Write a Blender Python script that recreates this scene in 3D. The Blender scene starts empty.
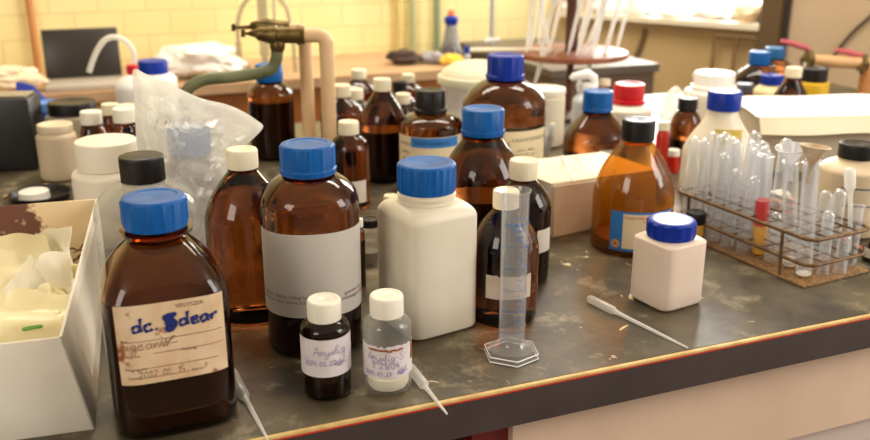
import bpy, bmesh, math, random
from mathutils import Vector, Matrix, noise
random.seed(7)
C = bpy.context.scene.collection
PI = math.pi
R = math.radians
# ------------------------------------------------------------------ camera frame (bench top is z = 0 while building)
F, HC, TH = 900.0, 0.47, R(18.5)
CT, ST = math.cos(TH), math.sin(TH)
def dep(Y, z): return Y*CT + (HC - z)*ST
def ang(py): return TH + math.atan((py - 220)/F)
def Yof(py, z=0.0): return (HC - z)/math.tan(ang(py))
def Zof(Y, py): return HC - Y*math.tan(ang(py))
def Xof(px, Y, z=0.0): return (px - 435)/F*dep(Y, z)
def at(px, py, z=0.0):
    Y = Yof(py, z); return Vector((Xof(px, Y, z), Y, z))
def pt(px, py, Y):
    z = Zof(Y, py); return Vector((Xof(px, Y, z), Y, z))

# ------------------------------------------------------------------ materials
MATS = {}
def nt(name):
    m = bpy.data.materials.new(name); m.use_nodes = True
    n = m.node_tree; n.nodes.clear()
    o = n.nodes.new('ShaderNodeOutputMaterial')
    return m, n, o
def setin(node, **kw):
    for k, v in kw.items():
        k = k.replace('_', ' ')
        if k in node.inputs: node.inputs[k].default_value = v
def rgb(r, g, b): # sRGB 0-255 to linear
    f = lambda c: (c/255/12.92 if c/255 <= .04045 else ((c/255+.055)/1.055)**2.4)
    return (f(r), f(g), f(b), 1)
def ramp(n, a, b, p0=0.0, p1=1.0):
    r = n.nodes.new('ShaderNodeValToRGB')
    r.color_ramp.elements[0].color = a; r.color_ramp.elements[1].color = b
    r.color_ramp.elements[0].position = p0; r.color_ramp.elements[1].position = p1
    return r
def noise_tex(n, scale, detail=4, rough=.55, obj=True):
    c = n.nodes.new('ShaderNodeTexCoord'); t = n.nodes.new('ShaderNodeTexNoise')
    t.inputs['Scale'].default_value = scale; t.inputs['Detail'].default_value = detail; t.inputs['Roughness'].default_value = rough
    n.links.new(c.outputs['Object'], t.inputs['Vector']); return t
def pbr(name, col, rough=.5, var=None, vscale=20, p0=.35, p1=.7, bump=0, bscale=60, **kw):
    if name in MATS: return MATS[name]
    m, n, o = nt(name)
    p = n.nodes.new('ShaderNodeBsdfPrincipled')
    setin(p, Base_Color=col, Roughness=rough)
    for k, v in kw.items(): p.inputs[k.replace('_', ' ')].default_value = v
    if var is not None:
        t = noise_tex(n, vscale); r = ramp(n, col, var, p0, p1)
        n.links.new(t.outputs['Fac'], r.inputs['Fac']); n.links.new(r.outputs['Color'], p.inputs['Base Color'])
    if bump:
        t = noise_tex(n, bscale); b = n.nodes.new('ShaderNodeBump'); b.inputs['Strength'].default_value = bump; b.inputs['Distance'].default_value = .004
        n.links.new(t.outputs['Fac'], b.inputs['Height']); n.links.new(b.outputs['Normal'], p.inputs['Normal'])
    n.links.new(p.outputs[0], o.inputs['Surface'])
    MATS[name] = m; return m
def amber(name, col, rough=.03, ior=1.42):
    m, n, o = nt(name)
    p = n.nodes.new('ShaderNodeBsdfPrincipled')
    setin(p, Base_Color=col, Roughness=rough, IOR=ior)
    p.inputs['Transmission Weight'].default_value = 1.0
    n.links.new(p.outputs[0], o.inputs['Surface']); MATS[name] = m; return m
def film(name, tint, trans, diff, gloss_rough=.08, edge=.55, frost=0.0, bump=0):
    """thin clear wall: see-through with a fresnel gloss and a little milkiness"""
    m, n, o = nt(name)
    tr = n.nodes.new('ShaderNodeBsdfTransparent'); tr.inputs[0].default_value = tint
    di = n.nodes.new('ShaderNodeBsdfDiffuse'); di.inputs[0].default_value = diff
    tl = n.nodes.new('ShaderNodeBsdfTranslucent'); tl.inputs[0].default_value = diff
    ad = n.nodes.new('ShaderNodeMixShader'); ad.inputs[0].default_value = .45
    n.links.new(di.outputs[0], ad.inputs[1]); n.links.new(tl.outputs[0], ad.inputs[2])
    mx = n.nodes.new('ShaderNodeMixShader')
    lw = n.nodes.new('ShaderNodeLayerWeight'); lw.inputs['Blend'].default_value = .35
    mr = n.nodes.new('ShaderNodeMapRange'); mr.inputs['To Min'].default_value = 1-trans; mr.inputs['To Max'].default_value = min(1, (1-trans)+frost)
    n.links.new(lw.outputs['Facing'], mr.inputs['Value']); n.links.new(mr.outputs['Result'], mx.inputs[0])
    n.links.new(tr.outputs[0], mx.inputs[1]); n.links.new(ad.outputs[0], mx.inputs[2])
    gl = n.nodes.new('ShaderNodeBsdfGlossy'); gl.inputs['Roughness'].default_value = gloss_rough
    l2 = n.nodes.new('ShaderNodeLayerWeight'); l2.inputs['Blend'].default_value = .28
    m2 = n.nodes.new('ShaderNodeMapRange'); m2.inputs['To Min'].default_value = .045; m2.inputs['To Max'].default_value = edge
    pw = n.nodes.new('ShaderNodeMath'); pw.operation = 'POWER'; pw.inputs[1].default_value = 2.0
    n.links.new(l2.outputs['Facing'], pw.inputs[0]); n.links.new(pw.outputs[0], m2.inputs['Value'])
    mg = n.nodes.new('ShaderNodeMixShader'); n.links.new(m2.outputs['Result'], mg.inputs[0])
    n.links.new(mx.outputs[0], mg.inputs[1]); n.links.new(gl.outputs[0], mg.inputs[2])
    if bump:
        t = noise_tex(n, 70); b = n.nodes.new('ShaderNodeBump'); b.inputs['Strength'].default_value = bump; b.inputs['Distance'].default_value = .003
        n.links.new(t.outputs['Fac'], b.inputs['Height'])
        for q in (gl, di): n.links.new(b.outputs['Normal'], q.inputs['Normal'])
    n.links.new(mg.outputs[0], o.inputs['Surface']); MATS[name] = m; return m

AMB = amber('amber_glass', (.38, .11, .022, 1))
AMBR = amber('red_amber_glass', (.36, .10, .024, 1))
AMBL = film('light_amber_glass', (.70, .40, .07, 1), .9, (.50, .26, .03, 1), .04, .5, .1)
GLASS = film('clear_glass', (.96, .97, .97, 1), .93, (.85, .86, .86, 1), .04, .6, .12)
TUBE = film('test_tube_glass', (.975, .98, .985, 1), .95, (.95, .96, .98, 1), .05, .95, .34)
FROST = film('frosted_plastic', (.93, .94, .95, 1), .62, (.86, .87, .9, 1), .15, .5, .25)
CYLP = film('cylinder_plastic', (.93, .93, .94, 1), .945, (.86, .86, .85, 1), .08, .6, .14)
CLEAR = film('clear_solid', (.95, .96, .96, 1), .88, (.85, .85, .84, 1), .05, .9, .15)
BAG = film('bag_film', (.95, .94, .9, 1), .54, (1.0, .98, .93, 1), .14, .6, .35, .6)
GLOVE = pbr('crumpled_film', rgb(240, 232, 208), .32, Alpha=.93)
HDPE = pbr('white_plastic', rgb(226, 216, 198), .42, rgb(216, 203, 180), 14, .4, .75)
HDPEP = pbr('creamy_plastic', rgb(226, 205, 188), .42)
NAT = pbr('natural_plastic', rgb(235, 228, 212), .4)
NAT.node_tree.nodes['Principled BSDF'].inputs['Subsurface Weight'].default_value = .3
NAT.node_tree.nodes['Principled BSDF'].inputs['Subsurface Radius'].default_value = (.02, .018, .014)
BLUE = pbr('blue_cap', rgb(0, 80, 152), .42, rgb(2, 90, 164), 40, Specular_IOR_Level=.3)
DBLUE = pbr('deep_blue_cap', rgb(2, 44, 150), .4, Specular_IOR_Level=.3)
WCAP = pbr('white_cap', rgb(236, 229, 212), .42)
CCAP = pbr('cream_cap', rgb(232, 220, 190), .45)
BLACK = pbr('black_cap', rgb(17, 15, 15), .4, rgb(34, 29, 27), 50, Specular_IOR_Level=.3)
RED = pbr('red_cap', rgb(205, 16, 30), .35)
PAPER = pbr('label_paper', rgb(226, 218, 206), .7, rgb(214, 203, 188), 30)
PAPERV = pbr('lavender_paper', rgb(222, 212, 214), .7, rgb(206, 194, 196), 40)
CREAMP = pbr('cream_label', rgb(224, 206, 168), .65)
GREYP = pbr('grey_label', rgb(196, 188, 178), .6)
INK = pbr('blue_ink', rgb(14, 34, 110), .6)
VINK = pbr('violet_ink', rgb(150, 138, 184), .7)
FAINT = pbr('faint_print', rgb(120, 92, 70), .8)
GINK = pbr('grey_print', rgb(110, 104, 100), .8)
REDINK = pbr('red_print', rgb(196, 70, 40), .7)
BLUEP = pbr('blue_print', rgb(40, 116, 190), .6)
DARKL = pbr('dark_liquid', (.022, .007, .003, 1), .3)
BRASS = pbr('tarnished_brass', rgb(120, 98, 52), .42, rgb(72, 58, 34), 60, Metallic=.75)
GREENP = pbr('green_paint', rgb(118, 120, 84), .5, rgb(84, 88, 56), 30)
BEIGE = pbr('beige_pipe', rgb(226, 190, 146), .5, rgb(214, 174, 128), 12)
BOXW = pbr('white_card', rgb(232, 224, 210), .75, rgb(220, 208, 188), 9)
RUST = pbr('rusty_wire', rgb(128, 98, 62), .55, rgb(84, 58, 34), 90, Metallic=.35)
WOODD = pbr('dark_wood', rgb(104, 58, 30), .5, rgb(70, 36, 20), 20)

def label_stained():
    m, n, o = nt('stained_label')
    p = n.nodes.new('ShaderNodeBsdfPrincipled'); setin(p, Roughness=.75)
    t = noise_tex(n, 26, 5); r = ramp(n, rgb(220, 194, 160), rgb(204, 166, 124), .4, .68)
    n.links.new(t.outputs['Fac'], r.inputs['Fac'])
    t2 = noise_tex(n, 38, 3); r2 = ramp(n, (0, 0, 0, 1), (1, 1, 1, 1), .62, .68)
    n.links.new(t2.outputs['Fac'], r2.inputs['Fac'])
    mx = n.nodes.new('ShaderNodeMix'); mx.data_type = 'RGBA'
    n.links.new(r2.outputs['Color'], mx.inputs['Factor']); n.links.new(r.outputs['Color'], mx.inputs['A']); mx.inputs['B'].default_value = rgb(150, 84, 44)
    n.links.new(mx.outputs['Result'], p.inputs['Base Color']); n.links.new(p.outputs[0], o.inputs['Surface']); return m
STAINED = label_stained()

def worktop_mat():
    m, n, o = nt('worn_worktop')
    p = n.nodes.new('ShaderNodeBsdfPrincipled')
    t = noise_tex(n, 8, 7, .66); r = ramp(n, rgb(52, 46, 34), rgb(104, 92, 70), .36, .66)
    n.links.new(t.outputs['Fac'], r.inputs['Fac'])
    # pale scuffs and spills
    t2 = noise_tex(n, 15, 8, .72); r2 = ramp(n, (0, 0, 0, 1), (.9, .9, .9, 1), .53, .70)
    n.links.new(t2.outputs['Fac'], r2.inputs['Fac'])
    mx = n.nodes.new('ShaderNodeMix'); mx.data_type = 'RGBA'
    n.links.new(r2.outputs['Color'], mx.inputs['Factor']); n.links.new(r.outputs['Color'], mx.inputs['A']); mx.inputs['B'].default_value = rgb(160, 146, 118)
    v = noise_tex(n, 27, 6, .62); v.inputs['Distortion'].default_value = .8; r3 = ramp(n, (0, 0, 0, 1), (1, 1, 1, 1), .655, .70)
    n.links.new(v.outputs['Fac'], r3.inputs['Fac'])
    mx2 = n.nodes.new('ShaderNodeMix'); mx2.data_type = 'RGBA'
    n.links.new(r3.outputs['Color'], mx2.inputs['Factor']); n.links.new(mx.outputs['Result'], mx2.inputs['A']); mx2.inputs['B'].default_value = rgb(222, 205, 168)
    n.links.new(mx2.outputs['Result'], p.inputs['Base Color'])
    rr = n.nodes.new('ShaderNodeMapRange'); rr.inputs['To Min'].default_value = .26; rr.inputs['To Max'].default_value = .55
    n.links.new(t2.outputs['Fac'], rr.inputs['Value']); n.links.new(rr.outputs['Result'], p.inputs['Roughness'])
    b = n.nodes.new('ShaderNodeBump'); b.inputs['Strength'].default_value = .12; b.inputs['Distance'].default_value = .002
    n.links.new(t2.outputs['Fac'], b.inputs['Height']); n.links.new(b.outputs['Normal'], p.inputs['Normal'])
    n.links.new(p.outputs[0], o.inputs['Surface']); return m
def tiles_mat():
    m, n, o = nt('yellow_tiles')
    p = n.nodes.new('ShaderNodeBsdfPrincipled'); setin(p, Roughness=.4)
    c = n.nodes.new('ShaderNodeTexCoord'); mp = n.nodes.new('ShaderNodeMapping'); mp.inputs['Rotation'].default_value = (R(90), 0, 0)
    n.links.new(c.outputs['Object'], mp.inputs['Vector'])
    b = n.nodes.new('ShaderNodeTexBrick'); b.offset = .5
    setin(b, Color1=rgb(246, 230, 168), Color2=rgb(242, 225, 160), Mortar=rgb(230, 212, 150), Scale=1.0)
    b.inputs['Mortar Size'].default_value = .004; b.inputs['Mortar Smooth'].default_value = .3
    b.inputs['Brick Width'].default_value = .15; b.inputs['Row Height'].default_value = .08
    n.links.new(mp.outputs['Vector'], b.inputs['Vector']); n.links.new(b.outputs['Color'], p.inputs['Base Color'])
    n.links.new(p.outputs[0], o.inputs['Surface']); return m
def stain_card():
    m, n, o = nt('stained_card')
    p = n.nodes.new('ShaderNodeBsdfPrincipled'); setin(p, Roughness=.8)
    c = n.nodes.new('ShaderNodeTexCoord'); s = n.nodes.new('ShaderNodeSeparateXYZ'); n.links.new(c.outputs['Object'], s.inputs[0])
    t = noise_tex(n, 13, 5, .6)
    g = n.nodes.new('ShaderNodeMapRange'); g.inputs['From Min'].default_value = .20; g.inputs['From Max'].default_value = .10; g.inputs['To Min'].default_value = -.25; g.inputs['To Max'].default_value = .16
    n.links.new(s.outputs['X'], g.inputs['Value'])
    g.inputs['From Min'].default_value = .115; g.inputs['From Max'].default_value = .05
    a = n.nodes.new('ShaderNodeMath'); a.operation = 'ADD'; n.links.new(t.outputs['Fac'], a.inputs[0]); n.links.new(g.outputs['Result'], a.inputs[1])
    r = ramp(n, rgb(222, 196, 156), rgb(104, 66, 50), .54, .58); n.links.new(a.outputs[0], r.inputs['Fac'])
    n.links.new(r.outputs['Color'], p.inputs['Base Color']); n.links.new(p.outputs[0], o.inputs['Surface']); return m
def mesh_plate():
    m, n, o = nt('rusty_mesh_plate')
    p = n.nodes.new('ShaderNodeBsdfPrincipled'); setin(p, Roughness=.7)
    c = n.nodes.new('ShaderNodeTexCoord'); w = n.nodes.new('ShaderNodeTexVoronoi'); w.inputs['Scale'].default_value = 260
    n.links.new(c.outputs['Object'], w.inputs['Vector'])
    r = ramp(n, rgb(66, 44, 24), rgb(150, 112, 66), .1, .6); n.links.new(w.outputs['Distance'], r.inputs['Fac'])
    n.links.new(r.outputs['Color'], p.inputs['Base Color']); n.links.new(p.outputs[0], o.inputs['Surface']); return m

# ------------------------------------------------------------------ object helpers
def thing(name, label, cat, loc=(0, 0, 0), rz=0, group=None):
    o = bpy.data.objects.new(name, None); C.objects.link(o)
    o.location = loc; o.rotation_euler = (0, 0, rz); o['label'] = label; o['category'] = cat
    o.empty_display_size = .02
    if group: o['group'] = group
    return o
def mk(name, bm, mat, parent=None, label=None, sharp=38, loc=None, rot=None):
    bmesh.ops.recalc_face_normals(bm, faces=bm.faces[:])
    me = bpy.data.meshes.new(name); bm.to_mesh(me); bm.free()
    for p in me.polygons: p.use_smooth = True
    me.set_sharp_from_angle(angle=R(sharp))
    for m in (mat if isinstance(mat, (list, tuple)) else [mat]): me.materials.append(m)
    o = bpy.data.objects.new(name, me); C.objects.link(o)
    if parent: o.parent = parent
    if label: o['label'] = label
    if loc is not None: o.location = loc
    if rot is not None: o.rotation_euler = rot
    return o
def tag(o, label, cat, group=None, kind=None):
    o['label'] = label; o['category'] = cat
    if group: o['group'] = group
    if kind: o['kind'] = kind
    return o
def struct(name, bm, mat, **k):
    o = mk(name, bm, mat, **k); o['kind'] = 'structure'; return o

def sup(th, n):
    c, s = math.cos(th), math.sin(th); e = 2.0/n
    return (math.copysign(abs(c)**e, c), math.copysign(abs(s)**e, s))
def loft(bm, prof, seg=48, n=2.0, mod=None, cx=0, cy=0, cap0=True, cap1=True, ay=1.0):
    rings = []
    for q in prof:
        z, r = q[0], q[1]; nn = q[2] if len(q) > 2 else n
        if r < 1e-6: rings.append([bm.verts.new((cx, cy, z))]); continue
        ring = []
        for i in range(seg):
            th = 2*PI*i/seg + (PI/seg if seg <= 12 else 0)
            x, y = sup(th, nn); k = r*(mod(i, z) if mod else 1)
            ring.append(bm.verts.new((cx + x*k, cy + y*k*ay, z)))
        rings.append(ring)
    for a, b in zip(rings, rings[1:]):
        if len(a) == 1 and len(b) == 1: continue
        for i in range(seg):
            j = (i+1) % seg
            if len(a) == 1: bm.faces.new((a[0], b[i], b[j]))
            elif len(b) == 1: bm.faces.new((a[i], a[j], b[0]))
            else: bm.faces.new((a[i], a[j], b[j], b[i]))
    if cap0 and len(rings[0]) > 1: bm.faces.new(rings[0][::-1])
    if cap1 and len(rings[-1]) > 1: bm.faces.new(rings[-1])
    return bm
def tube(bm, pts, r, seg=10, closed=False, caps=True):
    pts = [Vector(p) for p in pts]; N = len(pts)
    rs = r if isinstance(r, (list, tuple)) else [r]*N
    up = None; rings = []
    for i in range(N):
        a = pts[(i-1) % N] if (closed or i > 0) else pts[i]
        b = pts[(i+1) % N] if (closed or i < N-1) else pts[i]
        t = (b-a).normalized()
        if up is None:
            up = Vector((0, 0, 1)) if abs(t.z) < .9 else Vector((1, 0, 0))
        s = t.cross(up)
        if s.length < 1e-5: s = t.orthogonal()
        s.normalize(); up = s.cross(t).normalized()
        rings.append([bm.verts.new(pts[i] + (s*math.cos(2*PI*k/seg) + up*math.sin(2*PI*k/seg))*rs[i]) for k in range(seg)])
    for i in range(N if closed else N-1):
        a, b = rings[i], rings[(i+1) % N]
        for k in range(seg):
            bm.faces.new((a[k], a[(k+1) % seg], b[(k+1) % seg], b[k]))
    if caps and not closed:
        bm.faces.new(rings[0][::-1]); bm.faces.new(rings[-1])
    return bm
def box(bm, sx, sy, sz, c=(0, 0, 0), bev=0.0, rz=0, seg=2):
    r = bmesh.ops.create_cube(bm, size=1)
    M = Matrix.Translation(c) @ Matrix.Rotation(rz, 4, 'Z') @ Matrix.Diagonal((sx, sy, sz, 1))
    bmesh.ops.transform(bm, matrix=M, verts=r['verts'])
    if bev:
        es = {e for v in r['verts'] for e in v.link_edges}
        bmesh.ops.bevel(bm, geom=list(es), offset=bev, segments=seg, affect='EDGES', profile=.5)
    return bm
def cr(pts, k=6, closed=False):
    out = []; N = len(pts); P = [Vector(p) for p in pts]
    for i in range(N if closed else N-1):
        if closed: p0, p1, p2, p3 = P[i-1], P[i], P[(i+1) % N], P[(i+2) % N]
        else: p0, p1, p2, p3 = P[max(i-1, 0)], P[i], P[i+1], P[min(i+2, N-1)]
        for j in range(k):
            t = j/k
            out.append(.5*((2*p1) + (p2-p0)*t + (2*p0-5*p1+4*p2-p3)*t*t + (3*p1-p0-3*p2+p3)*t**3))
    if not closed: out.append(P[-1])
    return out

# ------------------------------------------------------------------ writing
def text2d(s, size, shear=0.0):
    cu = bpy.data.curves.new('t', 'FONT'); cu.body = s; cu.size = size; cu.align_x = 'CENTER'; cu.align_y = 'CENTER'; cu.shear = shear; cu.resolution_u = 2
    o = bpy.data.objects.new('t', cu); C.objects.link(o)
    bpy.context.view_layer.update()
    ev = o.evaluated_get(bpy.context.evaluated_depsgraph_get()); me = ev.to_mesh()
    vs = [(v.co.x, v.co.y) for v in me.vertices]; fs = [tuple(p.vertices) for p in me.polygons]
    ev.to_mesh_clear(); bpy.data.objects.remove(o); bpy.data.curves.remove(cu)
    return vs, fs
GL = {  # hand-drawn letters, strokes in a unit box (x, y), last number is the advance
 'd': ([[(.5,.35),(.3,.48),(.08,.3),(.12,.05),(.35,.02),(.52,.25),(.58,.95),(.55,.2),(.62,.02)]], .72),
 'c': ([[(.5,.4),(.3,.5),(.08,.28),(.15,.03),(.4,.0),(.55,.12)]], .66),
 '.': ([[(.1,.0),(.16,.05),(.12,.08)]], .45),
 'S': ([[(.62,.8),(.4,.98),(.12,.8),(.25,.55),(.52,.4),(.55,.12),(.28,.0),(.05,.15)]], .75),
 'e': ([[(.1,.25),(.45,.32),(.38,.5),(.15,.42),(.1,.12),(.3,.0),(.55,.12)]], .6),
 'a': ([[(.5,.42),(.28,.5),(.08,.25),(.2,.02),(.45,.2),(.52,.46),(.5,.1),(.62,.02)]], .66),
 'r': ([[(.08,.45),(.14,.02)],[(.13,.25),(.28,.45),(.5,.42)]], .52),
 'A': ([[(.0,.0),(.2,.5),(.42,1),(.5,.5),(.56,.0)],[(.1,.38),(.56,.4)]], .66),
 'n': ([[(.05,.45),(.1,.02),(.2,.38),(.36,.46),(.4,.1),(.52,.04)]], .54),
 'y': ([[(.05,.45),(.15,.1),(.38,.12),(.48,.45),(.36,-.3),(.12,-.4),(.1,-.2),(.5,.1)]], .54),
 's': ([[(.05,.05),(.3,.45),(.38,.1),(.15,.02),(.5,.1)]], .5),
 'u': ([[(.05,.45),(.1,.08),(.3,.1),(.42,.45),(.44,.05),(.54,.06)]], .56),
 'l': ([[(.05,.1),(.3,.8),(.22,.98),(.1,.6),(.15,.05),(.35,.08)]], .38),
 'i': ([[(.08,.42),(.12,.05),(.3,.08)],[(.16,.68),(.24,.8)]], .34),
 'g': ([[(.45,.42),(.2,.48),(.08,.2),(.3,.05),(.46,.42),(.4,-.3),(.15,-.4),(.1,-.2),(.5,.05)]], .56),
 'q': ([[(.4,.8),(.15,.9),(.1,.55),(.4,.6),(.42,.85),(.3,.1),(.05,-.1)]], .6),
 '0': ([[(.3,.8),(.08,.5),(.14,.05),(.38,.08),(.45,.5),(.3,.8)]], .56),
 '1': ([[(.05,.55),(.28,.85),(.24,.0)]], .42),
 '2': ([[(.08,.65),(.28,.85),(.45,.65),(.25,.25),(.05,.02),(.5,.04)]], .58),
 '3': ([[(.1,.8),(.4,.75),(.22,.45),(.45,.25),(.25,.0),(.05,.1)]], .55),
 '4': ([[(.3,.9),(.05,.35),(.5,.36)],[(.38,.6),(.36,-.05)]], .58),
 '5': ([[(.45,.85),(.15,.85),(.12,.5),(.4,.45),(.4,.08),(.08,.05)]], .56),
 '7': ([[(.05,.8),(.45,.82),(.22,.0)],[(.12,.4),(.42,.42)]], .54),
 '/': ([[(.0,-.1),(.35,.95)]], .42), '-': ([[(.05,.35),(.4,.37)]], .5), ' ': ([], .35),
 '~': ([[(.0,.1),(.2,.6),(.3,.0),(.55,.8),(.5,.0),(.8,.5),(.7,.05),(1.1,.9),(.9,.3),(1.3,.3)]], 1.4),
}
def hand2d(s, size, w, slope=0.0, jit=0.0):
    tot = sum(GL[c][1] for c in s)*size
    vs, fs = [], []; x = -tot/2; rnd = random.Random(sum(map(ord, s)))
    for c in s:
        st, adv = GL[c]; dy = rnd.uniform(-jit, jit)*size
        for poly in st:
            P = cr([Vector((x + a*size, (b-.4)*size + dy + (x + a*size)*slope, 0)) for a, b in poly], 5)
            base = len(vs)
            for i, p in enumerate(P):
                t = (P[min(i+1, len(P)-1)] - P[max(i-1, 0)]); t = t.normalized() if t.length > 1e-9 else Vector((1, 0, 0))
                nrm = Vector((-t.y, t.x, 0))*w*(.5 + .18*math.sin(i*.9))
                vs += [(p.x+nrm.x, p.y+nrm.y), (p.x-nrm.x, p.y-nrm.y)]
            for i in range(len(P)-1):
                a = base + 2*i; fs.append((a, a+1, a+3, a+2))
        x += adv*size
    return vs, fs
def rect2d(u0, u1, v0, v1, nu=1):
    vs, fs = [], []
    for i in range(nu+1):
        u = u0 + (u1-u0)*i/nu; vs += [(u, v0), (u, v1)]
    for i in range(nu): fs.append((2*i, 2*i+2, 2*i+3, 2*i+1))
    return vs, fs
class Surf:
    """the side of a bottle: (distance round the side from the front, height) to a point"""
    def __init__(s, r, n=2.0, lean=0.0):
        s.r, s.n = r, n; K = 720; s.tab = [(0.0, -PI/2)]; acc = 0
        prev = Vector((*[r*q for q in sup(-PI/2, n)], 0))
        for i in range(1, K+1):
            th = -PI/2 + PI*i/K; p = Vector((*[r*q for q in sup(th, n)], 0)); acc += (p-prev).length; prev = p; s.tab.append((acc, th))
        s.half = acc
    def __call__(s, u, z, off=.0005):
        a = min(abs(u), s.half*.999); lo, hi = 0, len(s.tab)-1
        while hi - lo > 1:
            m = (lo+hi)//2
            if s.tab[m][0] <= a: lo = m
            else: hi = m
        f = (a - s.tab[lo][0])/max(1e-9, s.tab[hi][0]-s.tab[lo][0]); th = s.tab[lo][1] + f*(s.tab[hi][1]-s.tab[lo][1])
        x, y = sup(th, s.n); nx, ny = math.copysign(abs(math.cos(th))**(2-2/s.n), math.cos(th)), math.copysign(abs(math.sin(th))**(2-2/s.n), math.sin(th))
        L = math.hypot(nx, ny) or 1
        sx = 1 if u >= 0 else -1
        return Vector((sx*(x*s.r + nx/L*off), y*s.r + ny/L*off, z))
def wrap(bm, vf, f, du=0, dv=0, off=.0009):
    vs, fs = vf; V = [bm.verts.new(f(u+du, v+dv, off)) for u, v in vs]
    for q in fs:
        try: bm.faces.new([V[i] for i in q])
        except ValueError: pass
    return bm
def patch(parent, name, f, u0, u1, z0, z1, mat, off=.0005, nu=24, nv=2, wob=0.0, label=None, torn=0.0):
    bm = bmesh.new(); G = []
    for i in range(nu+1):
        row = []
        for j in range(nv+1):
            u = u0 + (u1-u0)*i/nu; z = z0 + (z1-z0)*j/nv
            if torn and j == nv: z -= torn*abs(noise.noise((i*.5, 3.1, z0*50)))
            if wob: z += wob*(u-u0)/(u1-u0)
            row.append(bm.verts.new(f(u, z, off)))
        G.append(row)
    for i in range(nu):
        for j in range(nv): bm.faces.new((G[i][j], G[i+1][j], G[i+1][j+1], G[i][j+1]))
    return mk(name, bm, mat, parent, label)

# ------------------------------------------------------------------ bottles
def profile(Rr, H0, rn, zs, zn, mix, n, base=.006):
    P = [(0, 0, n), (0, Rr*.80, n), (.0012, Rr*.90, n), (base*.5, Rr*.965, n), (base, Rr, n)]
    for k in range(1, 5): P.append((base + (zs-base)*k/4, Rr, n))
    for k in range(1, 17):
        t = k/16; z1 = zs + (zn-zs)*math.sin(t*PI/2); r1 = rn + (Rr-rn)*math.cos(t*PI/2)
        s = t*t*(3-2*t); z2 = zs + (zn-zs)*t; r2 = Rr - (Rr-rn)*s
        nn = n + (2-n)*(t**1.5)
        P.append((z1*mix + z2*(1-mix), r1*mix + r2*(1-mix), nn))
    P.append((H0, rn, 2.0)); P.append((H0, 0, 2.0))
    return P
def ribs(N, amp, duty=2, per=4):
    return lambda i, z: 1 + (amp if i % per < duty else 0)
def cap_bm(rc, z0, z1, N=24, amp=.035, duty=2, per=4, skirt=0.0, recess=True, poly=0):
    bm = bmesh.new(); seg = poly or (N*per if N else 48); m = ribs(N, amp, duty, per) if N else None
    h = z1 - z0; e = min(.0016, h*.12)
    mm = (lambda i, z: m(i, z) if (z0 + h*.12 < z < z1 - e*1.4) else 1.0) if m else None
    P = [(z0, 0), (z0, rc*1.0 + skirt)]
    if skirt: P += [(z0 + h*.16, rc + skirt), (z0 + h*.2, rc)]
    P += [(z0 + h*.15 + (h*.08 if skirt else 0), rc), (z1 - e*1.6, rc), (z1 - e*1.2, rc*.995), (z1 - e*.4, rc*.972), (z1, rc*.93)]
    if recess: P += [(z1, rc*.76), (z1 - .0007, rc*.73), (z1 - .0007, rc*.12), (z1 - .0012, rc*.08)]
    P += [(P[-1][0], 0)]
    return loft(bm, P, seg, 2.0, mm)
ALLB = []
def bottle(name, label, px, Y, ytop, w, cw, capk=.62, zs=.62, zn=.86, mix=.5, n=2.0, rz=None, glass=None, capm=None, cat='bottle', ringk=1.0,
           group=None, N=24, amp=.035, duty=2, per=4, poly=0, ring=True, rn=.84, liq=None, liqm=None, skirt=0.0, recess=True, hollow=False, caplabel=None, ringm=None, face=0.0):
    H = Zof(Y, ytop); k = dep(Y, H*.4)/F
    rc = cw*dep(Y, H)/F/2
    H = Zof(Y + rc*.95, ytop)
    Rr = w*k/2; X = Xof(px, Y, H - rc*.5)
    hc = rc*2*capk
    if rz is None: rz = math.atan2(X, Y)*-1 + face      # label side turned to where one stands
    t = thing(name, label, cat, (X, Y, 0), rz, group)
    nr = rc*rn; P = profile(Rr, H - hc*.25, nr, H*zs, min(H*zn, H-hc*1.02), mix, n)
    bm = bmesh.new()
    if hollow:
        P = [q for q in P[1:-1]]
        bm = loft(bm, [(0.0008, 0)] + P, 56 if n == 2 else 72, n, cap0=False, cap1=False)
    else:
        bm = loft(bm, P, 56 if n == 2 else 72, n)
    mk('body', bm, glass or AMB, t, sharp=60)
    mk('cap', cap_bm(rc, H - hc, H, N, amp, duty, per, skirt*rc, recess, poly), capm or WCAP, t, caplabel)
    if ring:
        b = bmesh.new(); zr = H - hc - rc*.14
        loft(b, [(zr-rc*.1, nr*.98), (zr - rc*.06, nr*1.16*ringk), (zr+rc*.03, nr*1.18*ringk), (zr + rc*.08, nr*.98)], 40)
        mk('neck_ring', b, ringm or glass or AMB, t)
    if liq:
        ri = Rr*.88; top = H*liq
        b = bmesh.new(); pr = [(.004, 0, n), (.004, ri*.9, n), (.009, ri, n)]
        zt = min(top, H*zs)
        pr += [(zt, ri, n)]
        if top > H*zs:
            for z, r, *q in P:
                if H*zs < z < top and r > .004: pr.append((z, r*.86, q[0] if q else n))
        pr.append((top, pr[-1][1]*.999, n)); pr.append((top, 0, n))
        mk('liquid', loft(b, pr, 48, n), liqm or DARKL, t)
    s = Surf(Rr, n); s.H = H; s.k = k; s.root = t; s.rc = rc
    return s
def zrow(s, py):   # height on the front of the bottle seen at picture row py
    Y = s.root.location.y - s.r
    return Zof(Y, py)

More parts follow.
